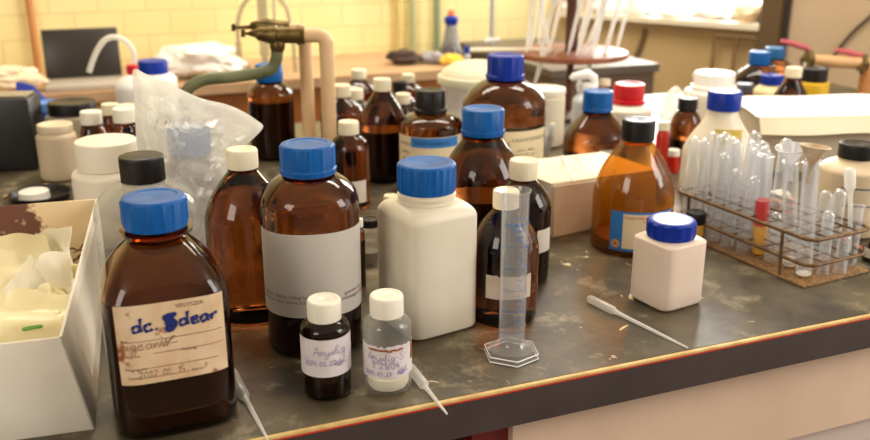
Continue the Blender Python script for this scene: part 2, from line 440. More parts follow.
# ================================================================== the room
BA = R(21.7)                                   # the benches and the tiled wall all run at this angle
BO = at(460, 397)                              # a point on the front edge of the bench
UD = Vector((math.cos(BA), math.sin(BA), 0)); VD = Vector((-math.sin(BA), math.cos(BA), 0))
def uv(u, v, z=0): return BO + UD*u + VD*v + Vector((0, 0, z))
def ubox(bm, u0, u1, v0, v1, z0, z1, bev=0):
    return box(bm, u1-u0, v1-v0, z1-z0, uv((u0+u1)/2, (v0+v1)/2, (z0+z1)/2), bev, BA)
def lbox(name, u0, u1, v0, v1, z0, z1, mat, parent=None, bev=0, label=None, st=False):
    """box whose own axes follow the bench"""
    bm = bmesh.new(); box(bm, u1-u0, v1-v0, z1-z0, (0, 0, 0), bev)
    o = mk(name, bm, mat, None, label); c = uv((u0+u1)/2, (v0+v1)/2, (z0+z1)/2)
    o.location = c; o.rotation_euler = (0, 0, BA)
    if parent:
        o.parent = parent; o.location = Vector(o.location) - Vector(parent.location)
        if parent.rotation_euler.z: raise RuntimeError
    if st: o['kind'] = 'structure'
    return o
FLOORM = pbr('floor_lino', rgb(150, 128, 104), .5, rgb(128, 108, 88), 3)
lbox('floor', -3.5, 4, -2.5, 3.2, -.94, -.9, FLOORM, st=True)
lbox('ceiling', -3.5, 4, -2.5, 3.2, 1.9, 1.94, pbr('ceiling_paint', rgb(238, 232, 218), .8), st=True)
WV = 2.45
lbox('wall_back', -3.5, 1.52, WV, WV+.08, -.9, 1.9, tiles_mat(), st=True)
TAN = pbr('tan_paint', rgb(208, 178, 128), .7, rgb(198, 168, 118), 3)
TAUPE = pbr('taupe_paint', rgb(200, 174, 142), .6, rgb(190, 164, 132), 4)
# window wall: runs from the far corner towards the right front
W0 = Vector((.46, 3.63, 0)); WD = Vector((1.3, -1, 0)).normalized(); WN = Vector((-WD.y, WD.x, 0)) * -1   # WN looks into the room
if WN.y > 0: WN = -WN
WA = math.atan2(WD.y, WD.x)
def wbox(name, s0, s1, n0, n1, z0, z1, mat, parent=None, bev=0, label=None, st=False):
    bm = bmesh.new(); box(bm, s1-s0, abs(n1-n0), z1-z0, (0, 0, 0), bev)
    o = mk(name, bm, mat, None, label); o.location = W0 + WD*(s0+s1)/2 + WN*(n0+n1)/2 + Vector((0, 0, (z0+z1)/2)); o.rotation_euler = (0, 0, WA)
    if parent: o.parent = parent; o.location = Vector(o.location) - Vector(parent.location)
    if st: o['kind'] = 'structure'
    return o
SZ = .132                                      # sill height above the bench top
wbox('wall_right', -.15, .835, -.1, 0, -.9, SZ, TAN, st=True)
o = wbox('wall_right_upper', -.15, .835, -.1, 0, 1.5, 1.9, TAN, st=True)
o = wbox('wall_right_pier', -.15, .2, -.1, 0, SZ, 1.5, TAN, st=True)
wn = wbox('window_1', .2, .835, -.09, -.06, SZ, 1.5, film('window_glass', (.97, .98, .98, 1), .97, (.9, .9, .9, 1), .03, .4), st=True)
for a, b in ((.2, .225), (.52, .545), (.81, .835)):
    fr = wbox('window_frame', a, b, -.1, -.04, SZ, 1.5, pbr('window_paint', rgb(236, 232, 224), .5)); fr['kind'] = 'structure'
sl = wbox('trim_1', .05, .835, -.1, .05, SZ-.02, SZ, pbr('sill_paint', rgb(238, 226, 200), .5), st=True)
wbox('trim_2', .835, .90, -.12, .05, -.9, 1.9, pbr('dark_post', rgb(96, 74, 46), .5), st=True)
wbox('door_1', .90, 2.6, -.06, 0, -.9, 1.9, TAUPE, st=True)
wbox('trim_3', .90, .92, 0, .015, -.9, 1.9, pbr('dark_seam', rgb(60, 46, 36), .6), st=True)

# ------------------------------------------------------------------ the front bench
EDGEY = pbr('yellow_wood_strip', rgb(222, 196, 130), .55, rgb(190, 150, 90), 30)
EDGER = pbr('red_edge_strip', rgb(196, 44, 28), .5)
LIP = pbr('dark_bench_front', rgb(66, 54, 52), .5, rgb(52, 42, 42), 7, bump=.15, bscale=30)
PANEL = pbr('pinkish_panel', rgb(214, 186, 164), .55, rgb(202, 174, 152), 5)
t = thing('lab_bench', 'long laboratory bench with a scuffed dark grey top crowded with bottles', 'bench', (0, 0, -.9))
VB = 1.74; VR = 1.36
def bench(name, *a, **k):
    o = lbox(name, *a[:6], a[6], t, **k); return o
WTM = worktop_mat()
bench('worktop', -3.0, 1.78, .002, VR, -.046, 0, WTM); bench('worktop_wing', -3.0, -.04, VR, VB, -.046, 0, WTM)
bench('front_lip', -3.0, 1.78, -.004, .002, -.046, -.0044, LIP, label='dark painted front edge of the worktop')
bench('edge_strip', -3.0, 1.78, -.0045, .0005, -.0024, .0003, EDGEY, label='worn yellowish wooden edge strip')
bench('edge_strip', -3.0, 1.78, -.0045, .002, -.0044, -.0024, EDGER, label='thin red edge line')
bench('apron_board', .075, 1.78, .024, .05, -.176, -.046, PANEL, label='pinkish beige board under the worktop'); bench('front_panel', .075, 1.78, .036, .05, -.9, -.176, pbr('greyish_panel', rgb(196, 180, 172), .55))
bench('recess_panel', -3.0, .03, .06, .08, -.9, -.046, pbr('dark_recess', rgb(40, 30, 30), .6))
bench('red_post', .03, .075, .035, .06, -.9, -.046, pbr('dark_red_paint', rgb(112, 18, 20), .45), label='dark red upright beside the cupboard front')
bench('plinth', -3.0, 1.7, .3, VR-.05, -.9, -.7, pbr('plinth_paint', rgb(120, 104, 92), .6))

# ------------------------------------------------------------------ the back bench along the tiled wall
WOODB = pbr('orange_wood', rgb(176, 106, 46), .5, rgb(140, 78, 30), 6)
t = thing('back_bench', 'brown wooden bench running along the yellow tiled wall', 'bench', (0, 0, -.9))
bench('worktop', -3.2, .86, 1.98, 2.44, -.03, 0, pbr('back_worktop', rgb(198, 160, 122), .5, rgb(178, 140, 104), 6))
bench('front_panel', -3.2, .86, 2.0, 2.02, -.9, -.03, WOODB)

# ================================================================== front row of bottles
# 1 the square dc. bottle
s = bottle('square_bottle', 'dark square amber bottle with blue cap and stained label marked dc. Sdear', 154.5, Yof(407), 187, 119, 63, .49, .565, .83, .5, 4.6, R(22), AMB, BLUE, ringk=1.16,
           N=18, amp=.04, duty=1, per=5, liq=.6)
zl0, zl1 = zrow(s, 381), zrow(s, 303); hw = .052
f = s
lab = patch(s.root, 'label', f, -.049, .050, zl0, zl1, STAINED, label='stained paper label')
zc = (zl0+zl1)/2; hh = zl1 - zl0
b = bmesh.new(); wrap(b, hand2d('dc. Sdear', .0142, .0025, 0.02), f, .004, zl1 - hh*.25, .0011)
wrap(b, hand2d('S', .0125, .0060), f, -.0005, zl1 - hh*.27, .0012); mk('handwriting', b, INK, lab, 'bold blue handwriting')
b = bmesh.new()
for v, u0, u1 in ((.45, -.044, .046), (.62, -.018, .046), (.80, -.03, .04), (.92, -.03, .012)):
    wrap(b, rect2d(u0, u1, -.0003, .0003, 14), f, 0, zl1 - hh*v, .0009)
for v, u, tx, sz in ((.07, .018, 'VEGYSZER', .0055), (.44, -.042, 'Nev', .004), (.63, -.036, 'Gyartas:', .004), (.63, .014, 'Minoseg', .004), (.80, -.034, 'Megjegyzes:', .004), (.91, -.036, 'Datum:', .004), (.91, .02, 'Alairas', .004)):
    wrap(b, text2d(tx, sz), f, u, zl1 - hh*v, .0009)
mk('printed_form', b, FAINT, lab)
b = bmesh.new(); wrap(b, hand2d('ugcan~', .011, .0009), f, -.02, zl1 - hh*.5, .0009); wrap(b, hand2d('2012.01.15', .0085, .0008), f, -.012, zl1 - hh*.88, .0009)
mk('pencil_note', b, pbr('pencil', rgb(160, 128, 100), .8), lab)

# 2 small amber vial and 3 small clear vial
s = bottle('small_vial', 'small dark amber vial with white cap and pale handwritten label', 324, Yof(391), 292, 49, 34, .62, .70, .80, .8, 2, None, AMB, WCAP, cat='vial', N=36, amp=.012, liq=.68, ring=False)
z0, z1 = zrow(s, 378), zrow(s, 341)
lab = patch(s.root, 'label', s, -.0365, .0375, z0, z1, PAPERV, wob=.001)
b = bmesh.new(); wrap(b, hand2d('Anyslig', .0098, .0005, .06, .06), s, .004, z1-.0125, .001)
wrap(b, hand2d('2024.03.22', .0062, .0006, .04, .05), s, -.007, z1-.0255, .001); wrap(b, hand2d('~', .010, .0007), s, .016, z1-.0255, .001)
mk('handwriting', b, VINK, lab, 'faded violet handwriting')
s = bottle('small_vial', 'small clear glass vial with white cap, whitish contents and rust-stained handwritten label', 386.5, Yof(386), 288, 48, 34, .62, .68, .80, .8, 2, None, GLASS, WCAP, cat='vial', N=36, amp=.012, hollow=True, ring=False, liq=.16, liqm=pbr('pale_residue', rgb(226, 216, 190), .5))
z0, z1 = zrow(s, 380), zrow(s, 347)
lab = patch(s.root, 'label', s, -.037, .037, z0, z1, PAPERV, torn=.006, wob=.0015)
b = bmesh.new(); wrap(b, hand2d('Anyslig-S', .0085, .0005, .0, .06), s, -.002, z1-.0125, .001)
wrap(b, hand2d('q 21/04', .0085, .0007, -.03), s, -.002, z1-.0215, .001); wrap(b, hand2d('2024.05.27', .0055, .0006), s, -.011, z1-.031, .001); wrap(b, hand2d('~', .0095, .0008), s, .017, z1-.029, .001)
mk('handwriting', b, VINK, lab, 'violet handwriting')
b = bmesh.new()
for i in range(9):
    u = -.018 + .004*i; wrap(b, rect2d(u-.0025, u+.0025, -.0012 - .001*abs(noise.noise((i*1.3, 0, 0))), .0008, 2), s, 0, z1-.0035 - .004*abs(noise.noise((i*.5, 3.1, 1))), .0011)
for i in range(5): wrap(b, rect2d(.030-.001*i*.3, .0335, -.0022, .0022, 2), s, 0, z1 - .002 - .0042*i, .0011)
mk('rust_stain', b, pbr('rust_brown', rgb(150, 84, 34), .7), lab)

# 4 big amber jar-bottle
s = bottle('amber_bottle', 'large round amber bottle with blue cap and wide blank grey label', 307.5, Yof(338), 137, 96, 54, .56, .72, .86, .72, 2.3, None, AMB, BLUE, N=12, amp=.04, duty=2, per=8, skirt=.04, liq=.52, ringk=1.1)
z0, z1 = zrow(s, 318), zrow(s, 235)
lab = patch(s.root, 'label', s, -.076, .076, z0, z1, GREYP, nu=36)
b = bmesh.new()
wrap(b, text2d('Tarolas: szaraz, hideg helyen', .0062), s, -.032, z0+.0245, .0009); wrap(b, text2d('Felbontas utan zarva tartando', .0062), s, -.032, z0+.0185, .0009)
mk('printed_text', b, GINK, lab); b = bmesh.new()
wrap(b, text2d('gyartasi idopont', .0062), s, .055, z0+.0245, .0009); wrap(b, text2d('minoseget megorzi', .0062), s, .055, z0+.0185, .0009)
mk('printed_text', b, GINK, lab)

# 5 amber bottle with white cap between
bottle('amber_bottle', 'tall plain amber bottle with ribbed white cap beside the grey-labelled bottle', 242, Yof(311), 145, 81, 31, .62, .58, .9, .45, 2, None, AMBR, CCAP, N=36, amp=.02)

# 6 white square plastic bottle
s = bottle('plastic_bottle', 'large square white plastic bottle with ribbed blue cap', 426.5, Yof(322), 155, 79, 58, .50, .70, .775, .85, 6.5, R(32), HDPE, BLUE, N=24, amp=.035, duty=2, per=5, ring=False, rn=.98)
b = bmesh.new(); k = s.k; zc = s.H - s.rc*2*.50
for dz in (.0035, .010): loft(b, [(zc-dz-.003, s.rc*.95), (zc-dz-.002, s.rc*1.03), (zc-dz, s.rc*1.03), (zc-dz+.001, s.rc*.95)], 48)
mk('neck_ring', b, HDPE, s.root)

# 7 amber behind the measuring cylinder, and the one behind it
s = bottle('amber_bottle', 'round amber bottle with white cap and torn paper strip, right behind measuring cylinder', 506, Yof(316), 186, 68, 26, .7, .55, .9, .5, 2, None, AMBR, CCAP, N=36, amp=.02)
lab = patch(s.root, 'label', s, -.022, .036, zrow(s, 300), zrow(s, 276), pbr('torn_label', rgb(206, 190, 172), .7, rgb(184, 164, 144), 30), torn=.006)
s = bottle('amber_bottle', 'amber bottle with tall white cap rising behind the measuring cylinder', 523.5, Yof(277), 156, 58, 28, .68, .60, .9, .5, 2, None, AMBR, CCAP, N=36, amp=.02, liq=.3)
patch(s.root, 'label', s, .022, .05, zrow(s, 255), zrow(s, 232), PAPER)

# 8 measuring cylinder
p = at(511, 354); p.y -= .002
t = thing('measuring_cylinder', 'clear plastic measuring cylinder with blue graduations on a hexagonal foot', 'measuring cylinder', p, R(8))
Hc = Zof(p.y, 190); rc = 27/F*dep(p.y, .1)/2; rf = 57/F*dep(p.y, 0)/2
b = bmesh.new(); loft(b, [(0, rf*.98), (.0015, rf), (.006, rf*.99), (.009, rf*.80), (.0095, 0)], 6); mk('foot', b, CLEAR, t, sharp=20)
for zz in (.0012, .0068):  # pale tubes added as painted glints round the clear foot
    b = bmesh.new(); tube(b, [(rf*.985*math.cos(R(30+60*q)), rf*.985*math.sin(R(30+60*q)), zz) for q in range(6)], .0008, 6, closed=True); mk('foot_edge_glint', b, pbr('painted_glint', rgb(214, 212, 206), .2), t)
b = bmesh.new(); loft(b, [(.0095, rc*1.7), (.013, rc*1.3), (.018, rc*1.03), (.020, rc)], 40, cap0=False, cap1=False); mk('collar', b, CLEAR, t)
b = bmesh.new(); loft(b, [(.017, 0), (.018, rc*.96), (.020, rc), (Hc-.004, rc), (Hc-.002, rc*1.10), (Hc, rc*1.13), (Hc, rc*1.02), (Hc-.004, rc*.93), (.022, rc*.93), (.021, 0)], 48, cap0=False, cap1=False)
for v in b.verts:                                  # pouring lip on the left
    if v.co.z > Hc-.003 and v.co.x < -rc*.85: v.co.x -= rc*.42; v.co.z += .001
mk('tube', b, CYLP, t)
f = Surf(rc); b = bmesh.new()
for i in range(21):
    z = .034 + i*.0063; L = .0085 if i % 4 == 0 else (.0055 if i % 2 == 0 else .0035)
    wrap(b, rect2d(.001, .001+L, -.00035, .00035, 6), f, 0, z, .0004)
    if i % 4 == 0: wrap(b, rect2d(-.016, -.001, -.0003, .0003, 8), f, 0, z, .0004)
    if i % 4 == 0: wrap(b, text2d(str(10*(i//4)) if i else '', .0058), f, .013, z+.001, .0004)
wrap(b, text2d('50:1', .0088), f, -.001, Hc-.036, .0004); wrap(b, text2d('In 20 C', .0045), f, 0, Hc-.042, .0004); wrap(b, text2d('A', .0075), f, .001, Hc-.051, .0004); wrap(b, text2d('+-0.5 ml', .004), f, 0, Hc-.028, .0004)
mk('graduation_marks', b, BLUEP, t)

# 9 small square plastic bottle
s = bottle('plastic_bottle', 'small square cream plastic bottle with notched blue cap beside test tube rack', 671, Yof(300), 212, 55, 47, .37, .76, .84, .85, 6.0, R(31), HDPEP, DBLUE, N=12, amp=.05, duty=3, per=6, ring=False, rn=.95)
b = bmesh.new(); zc = s.H - s.rc*2*.37
loft(b, [(zc-.006, s.rc*.9), (zc-.005, s.rc*1.0), (zc-.001, s.rc*1.0), (zc, s.rc*.9)], 48); mk('neck_ring', b, pbr('tan_seal', rgb(214, 176, 146), .5), s.root)
b = bmesh.new(); loft(b, [(s.H-.0008, 0), (s.H-.0008, s.rc*.8), (s.H-.0001, s.rc*.78), (s.H-.0001, s.rc*.2), (s.H-.0006, 0)], 40, cap0=False); mk('cap_disc', b, pbr('white_disc', rgb(240, 238, 232), .35), s.root, 'white disc set in the blue cap')
fr_ = Surf(s.r, 6.0)
M = Matrix.Rotation(R(90), 4, 'Z'); f2 = lambda u, z, off=.0005: M @ fr_(u, z, off)
patch(s.root, 'label', lambda u, z, off=.0005: M @ fr_(u, z, off), -.022, .018, s.H*.30, s.H*.58, pbr('pale_label', rgb(236, 216, 202), .6))

# 10 light amber bottle
s = bottle('amber_bottle', 'light honey-coloured amber bottle with black cap and blue-bordered label', 638.5, Yof(245), 116, 80, 33, .62, .40, .87, .5, 2, None, AMBL, BLACK, N=0, hollow=True, liq=.10, liqm=pbr('amber_dregs', rgb(120, 60, 10), .3), face=.12)
z0, z1 = zrow(s, 252), zrow(s, 213)
lab = patch(s.root, 'label', s, -.038, .062, z0, z1, BLUEP, nu=30)
patch(lab, 'panel', s, -.019, .059, z0+.004, z1-.003, CREAMP, .0009, nu=24, label='cream panel of the label')
b = bmesh.new(); wrap(b, text2d('CARBONEUM TETRACHL. A', .0056), s, .018, z1-.0085, .0013); wrap(b, text2d('PURISSIMUM', .0048), s, .022, z1-.0145, .0013); mk('printed_text', b, REDINK, lab, 'red print')
b = bmesh.new(); vs = [(.0065*math.cos(i*PI/10), .0065*math.sin(i*PI/10)) for i in range(20)]; wrap(b, (vs, [tuple(range(20))]), s, -.0285, z0+.0105, .0010); mk('emblem', b, pbr('tan_seal_print', rgb(196, 150, 90), .6), lab)
b = bmesh.new(); vs = [(.002*math.cos(i*PI/6), .002*math.sin(i*PI/6)) for i in range(12)]; wrap(b, (vs, [tuple(range(12))]), s, -.0285, z0+.0105, .0014); mk('emblem_dot', b, FAINT, lab)

# ================================================================== second row
bottle('clear_bottle', 'clear glass bottle with dark faceted cap directly behind the dc. bottle', 142, 1.06, 150, 100, 45, .56, .64, .88, .8, 2, None, GLASS, BLACK, N=0, poly=12, hollow=True, recess=False, rn=.8, ringm=GLASS)
bottle('plastic_bottle', 'wide natural white plastic bottle with broad matching screw lid', 107, 1.31, 133, 71, 60, .46, .66, .74, .85, 2, None, NAT, NAT, N=0, recess=False, rn=.93)
bottle('amber_bottle', 'conical-shouldered amber bottle with blue cap behind the white square bottle', 483, Yof(247), 104, 80, 42, .62, .50, .84, .35, 2.0, None, AMB, BLUE, N=16, amp=.02, skirt=.05, liq=.4)
s = bottle('amber_bottle', 'big amber bottle with deep blue cap and printed cream label at mid bench', 505.5, 1.62, 52, 82, 36, .66, .62, .88, .75, 2, None, AMB, DBLUE, N=16, amp=.03, duty=2, per=6, skirt=.08, liq=.5, face=.3)
z0, z1 = 0.02, zrow(s, 132); lab = patch(s.root, 'label', s, -.085, .075, z0, z1, CREAMP, nu=30)
b = bmesh.new(); wrap(b, text2d('KALIUM NITRICUM', .009), s, .03, z1-.016, .0009)
for i, tx in enumerate(('puriss. 1000 g', 'KNO3  M = 101.1', 'Reanal', 'min. 99.5 %', 'max. 0.01 %')): wrap(b, text2d(tx, .0065), s, .02, z1-.034-.009*i, .0009)
wrap(b, hand2d('lu', .02, .0012), s, -.02, z1-.018, .0009)
mk('printed_text', b, GINK, lab)
s = bottle('amber_bottle', 'squat amber bottle with black flanged cap and cream label with blue stripe', 430.5, 1.585, 87, 63, 29, .78, .66, .86, .8, 2, None, AMB, BLACK, N=24, amp=.02, skirt=.14, liq=None)
z0, z1 = .02, zrow(s, 138); lab = patch(s.root, 'label', s, -.075, .075, z0, z1, CREAMP, nu=30)
patch(lab, 'stripe', s, -.036, .055, z1-.0185, z1-.001, BLUEP, .0009, nu=20, label='blue stripe')
b = bmesh.new(); wrap(b, text2d('Kalium bicarbonic.', .0085), s, .004, z1-.010, .0013)
for i, tx in enumerate(('KHCO3', 'puriss.', '500 g')): wrap(b, text2d(tx, .008), s, -.05, z1-.014-.014*i, .0013)
mk('printed_text', b, pbr('black_print', rgb(34, 40, 60), .6), lab)
s = bottle('amber_bottle', 'slender amber bottle with white cap and small white label low down', 348.5, 1.49, 119, 40, 20.5, .62, .66, .88, .7, 2, None, AMBR, CCAP, N=30, amp=.015)
lab = patch(s.root, 'label', s, -.012, .03, zrow(s, 204), zrow(s, 182), PAPER)
b = bmesh.new(); wrap(b, text2d('H2O2', .009), s, -.002, zrow(s, 189), .0009); mk('printed_text', b, GINK, lab)
bottle('amber_bottle', 'tall amber bottle with white cap, dark liquid below, left of the squat blue-striped bottle', 382, 1.66, 77, 47, 18, .66, .55, .9, .4, 2, None, AMBR, CCAP, N=30, amp=.015, liq=.5)
bottle('amber_bottle', 'amber bottle with white cap half hidden by the front beige pipe', 341.5, 1.80, 83, 44, 18, .66, .6, .9, .5, 2, None, AMBR, CCAP, N=30, amp=.015, liq=.3)
bottle('amber_bottle', 'low amber bottle with white cap peeping between the pipe-side and tall bottles', 354.5, 1.96, 87, 33, 17.5, .6, .6, .9, .6, 2, None, AMBR, CCAP, N=30, amp=.015, liq=.3)
bottle('amber_bottle', 'farthest white-capped amber bottle, standing before the green cloth', 358.5, 2.10, 68, 38, 15, .62, .6, .9, .5, 2, None, AMB, CCAP, N=30, amp=.015, liq=.2)
bottle('amber_bottle', 'short amber bottle with white cap touching the squat black-capped bottle', 403, 1.86, 92, 26, 15, .66, .5, .88, .5, 2, None, AMB, CCAP, N=30, amp=.015, liq=.3)
bottle('amber_bottle', 'small amber bottle with black cap behind the squat black-capped bottle', 400, 2.03, 80, 30, 14, .8, .6, .88, .5, 2, None, AMB, BLACK, N=0, liq=.3)
bottle('amber_bottle', 'amber bottle with white cap in front of the back wooden bench edge', 408, 2.17, 73, 32, 13, .6, .6, .88, .5, 2, None, AMB, CCAP, N=0, liq=.2)
bottle('amber_bottle', 'amber bottle with blue cap underneath the brass gas tap', 269, 1.82, 62, 45, 27, .62, .68, .86, .6, 2, None, AMB, BLUE, N=16, amp=.02, liq=.62)
bottle('small_vial', 'slim brown vial with white cap wedged beside the grey-labelled bottle', 358.5, 1.115, 217, 12, 9, .95, .74, .86, .7, 2, None, AMB, WCAP, cat='vial', N=0, ring=False, liq=.7)
s = bottle('small_jar', 'small clear jar with dark lid and grey powder, behind the white square bottle', 369.5, 1.205, 216, 19, 18, .42, .72, .8, .8, 2, None, GLASS, BLACK, cat='jar', N=0, hollow=True, ring=False, rn=.9, liq=.3, liqm=pbr('grey_powder', rgb(120, 110, 90), .9))
bottle('small_vial', 'low vial with cream cap just behind the white square bottle', 391, 1.30, 193, 22, 15, .5, .72, .84, .8, 2, None, NAT, CCAP, cat='vial', N=0, ring=False)

# ------------------------------------------------------------------ bottle in a plastic bag
YB = 1.25
s = bottle('bagged_bottle', 'dark bottle with blue cap wrapped in a clear plastic bag', 189, YB, 123, 58, 42, .62, .55, .84, .5, 2, None, pbr('brown_glass', rgb(86, 66, 50), .35), BLUE, N=16, amp=.02, liq=None)
bc = s.root.location.copy()
out = [(133, 70), (146, 74), (163, 80), (182, 90), (203, 99), (225, 104), (244, 112), (256, 120), (263, 127), (254, 138), (244, 147), (234, 158), (229, 172), (226, 190), (228, 215), (230, 240), (222, 256), (190, 260), (158, 256), (146, 240), (140, 215), (138, 190), (137, 160), (136, 130), (134, 98)]
OUT = cr([pt(x, y, YB) for x, y in out], 4, True); NB = len(OUT)
cen = pt(188, 165, YB)
t = thing('plastic_bag', 'crumpled clear plastic bag draped over a blue-capped bottle', 'bag', (cen.x, YB, 0))
def sheet(sgn):
    bm = bmesh.new(); rings = []; K = 26
    for k in range(K+1):
        rho = k/K; ring = []
        for i in range(NB):
            p = cen.lerp(OUT[i], rho)
            zz = max(p.z, .001); dx = p.x - bc.x
            need = .002 + max(0, s.r + .012 - 0) * math.sqrt(max(0, 1 - (dx/(s.r+.016))**2)) if zz < s.H + .012 else 0
            base = .020*math.sqrt(max(0, 1 - rho**2.2))*(1.0 if zz > s.H else 1.2)
            th = max(base, need*(1 if zz < s.H*.55 else max(.70, 1 - (zz - s.H*.55)/(s.H*.9))))
            q = Vector((p.x*26, sgn*3.1, p.z*26))
            w = abs(noise.noise(q))*.016 + abs(noise.noise(q*2.3 + Vector((7, 0, 2))))*.010 + abs(noise.noise(Vector((p.x*22 + p.z*38, sgn, p.z*12))))*.014 + abs(noise.noise(q*5))*.004
            th = max(.0006, th + w*(1 - rho**6))
            ring.append(bm.verts.new((p.x - cen.x, -sgn*th, zz)))
        rings.append(ring)
    for a, b in zip(rings, rings[1:]):
        for i in range(NB):
            j = (i+1) % NB
            try: bm.faces.new((a[i], a[j], b[j], b[i]))
            except ValueError: pass
    bmesh.ops.remove_doubles(bm, verts=bm.verts[:], dist=1e-6)
    return bm
mk('front_film', sheet(1), BAG, t, sharp=24); mk('back_film', sheet(-1), BAG, t, sharp=24)

# ------------------------------------------------------------------ card box of crumpled film, front left
CX = Vector((-.347, .759, 0)); BR = R(15.6)
bx, by, bh = .30, .455, .101
t = thing('card_box', 'open white card box with stained inside, full of crumpled yellowish film', 'box', CX, BR)
def wallp(name, sx, sy, sz, c, mat, label=None, loc=None):
    bm = bmesh.new(); box(bm, sx, sy, sz, c, .0008); return mk(name, bm, mat, t, label, loc=loc)
for nm, sx, sy, c in (('front_wall', bx, .003, (-bx/2, .0015, bh/2)), ('side_wall', .003, by, (-.0015, by/2, bh/2))):
    o = wallp(nm, sx, sy, bh, c, BOXW)
    for v in o.data.vertices:                      # the near right corner bulges outwards at the foot
        if v.co.x > -.006: v.co.x += .018*(1 - max(0, v.co.z)/bh)*(1 - v.co.y/by)
wallp('side_wall', .003, by, bh, (-bx+.0015, by/2, bh/2), BOXW); wallp('bottom', bx-.008, by-.008, .003, (-bx/2, by/2, .0018), BOXW)
wallp('back_wall', bx, .003, bh, (0, 0, 0), stain_card(), 'inside stained brown', loc=(-bx/2, by-.0015, bh/2))
BM = Matrix.Translation(CX) @ Matrix.Rotation(BR, 4, 'Z')
def crumple(name, label, px, py, z, sx, sy, rot, seed, mat=GLOVE, amp=1.0, cat='film', peak=.75):
    Y = Yof(py, z); p = Vector((Xof(px, Y, z), Y, z)); rnd = random.Random(seed)
    bm = bmesh.new(); N = 20; G = []
    M = Matrix.Rotation(rot[2], 4, 'Z') @ Matrix.Rotation(rot[0], 4, 'X') @ Matrix.Rotation(rot[1], 4, 'Y')
    for i in range(N+1):
        row = []
        for j in range(N+1):
            a, b2 = i/N-.5, j/N-.5
            e = 1 + .28*noise.noise((a*3+seed*5, b2*3, seed))
            v = Vector((a*sx*e*(1.25 - 1.0*peak*(b2+.5)), b2*sy*e, 0))
            v.z = amp*min(sx, .085)*(.55*noise.noise((a*1.8+seed, b2*1.5, seed*1.7)) + .55*abs(noise.noise((a*2.6, b2*1.6+seed*3, seed))) + .05*noise.noise((a*7, b2*5, seed*2))) - .5*min(sx, .1)*(a*a)
            row.append(bm.verts.new(M @ v))
        G.append(row)
    for i in range(N):
        for j in range(N): bm.faces.new((G[i][j], G[i+1][j], G[i+1][j+1], G[i][j+1]))
    # keep it inside the box
    inv = BM.inverted(); fwd = BM
    for v in bm.verts:
        q = inv @ (p + v.co); q.x = min(-.006, max(-bx+.006, q.x)); q.y = min(by-.008, max(.006, q.y)); q.z = max(.006, q.z); v.co = (fwd @ q) - p
    o = mk(name, bm, mat, None, sharp=30, loc=p); tag(o, label, cat, 'crumpled pieces of film in the card box'); return o
FL2 = pbr('yellow_film', rgb(240, 228, 184), .36)
crumple('crumpled_film', 'whitish pointed film sheet standing up before the stained box back', 47, 262, .050, .075, .085, (R(66), 0, R(-6)), 3.1, GLOVE, .5)
crumple('crumpled_film', 'pale yellow pointed film flap at the left edge of the card box', 6, 272, .058, .12, .085, (R(60), R(4), R(18)), 8.4, FL2, .35, peak=.5)
crumple('crumpled_film', 'broad shiny film lump in the middle of the card box', 36, 292, .060, .10, .085, (R(56), R(-8), R(-4)), 5.7, GLOVE, .5)
crumple('crumpled_film', 'twisted film strip reaching for the right wall of the box', 80, 272, .056, .07, .03, (R(30), R(-34), R(40)), 11.3, FL2, .9, peak=.3)
crumple('crumpled_film', 'smooth yellowish film piece low in the front of the box', 18, 322, .062, .13, .08, (R(34), 0, R(16)), 14.9, FL2, .45, peak=.4)
crumple('crumpled_film', 'small folded film piece near the front right corner of the box', 58, 308, .056, .07, .06, (R(42), R(10), R(40)), 17.2, FL2, .6)
crumple('crumpled_film', 'flat bottom layer of yellowish film filling the box', 26, 308, .016, .22, .24, (R(2), 0, R(15)), 25.8, FL2, .2, peak=.0)
p = at(22, 332, .058); b = bmesh.new(); tube(b, cr([(-.018, 0, -.004), (-.006, .003, 0), (.008, .004, .003), (.02, .006, .004)], 4), [.0008]+[.0022]*11+[.0008], 8)
tag(mk('green_scrap', b, pbr('green_scrap', rgb(96, 150, 60), .6), loc=p), 'small bright green scrap in the front of the card box', 'scrap')
p = at(88, 255, .05); b = bmesh.new()
for i in range(9):
    a = random.uniform(0, PI); q = Vector((random.uniform(-.02, .008), random.uniform(-.03, .03), random.uniform(-.01, .012))); d = Vector((math.cos(a)*.02, math.sin(a)*.02, random.uniform(-.005, .01)))
    tube(b, [q-d*.5, q+Vector((0, 0, .003)), q+d*.5], [.0008, .0015, .0005], 6)
o = mk('dried_scraps', b, pbr('dried_brown', rgb(108, 74, 44), .8), loc=p); tag(o, 'brown dried plant scraps by the right wall of the box', 'scraps', kind='stuff')

# ------------------------------------------------------------------ dropping pipettes lying on the bench
PIP = film('pipette_plastic', (.95, .95, .93, 1), .5, (.92, .90, .86, 1), .2, .4, .3)
def pipette(label, a, bb, bulb=.27, rb=.0052, name='dropping_pipette', group='dropping pipettes on the bench', z0=None, flip=False):
    A, B = Vector(a), Vector(bb); d = B-A; L = d.length
    t = thing(name, label, 'pipette', A, 0, group); d.normalize()
    P = [0, .008, .03, bulb*.5, bulb-.03, bulb, bulb+.06, .7, .99, 1.0]; Q = [rb*.4, rb*.75, rb, rb, rb, rb*.6, rb*.42, rb*.36, rb*.2, rb*.15]
    k = 6; b = bmesh.new(); tube(b, [d*L*x for x in P[:k]], Q[:k], 14); mk('bulb', b, PIP, t)
    b = bmesh.new(); tube(b, [d*L*x for x in P[5:]], Q[5:], 12); mk('stem', b, PIP, t)
    return t
def lying(px0, py0, px1, py1, rb): a = at(px0, py0, rb); b = at(px1, py1, .0014); return a, b
pipette('plastic dropping pipette lying between the dc. bottle and the amber vial', *lying(231, 371, 268, 440, .006), .42, .006)
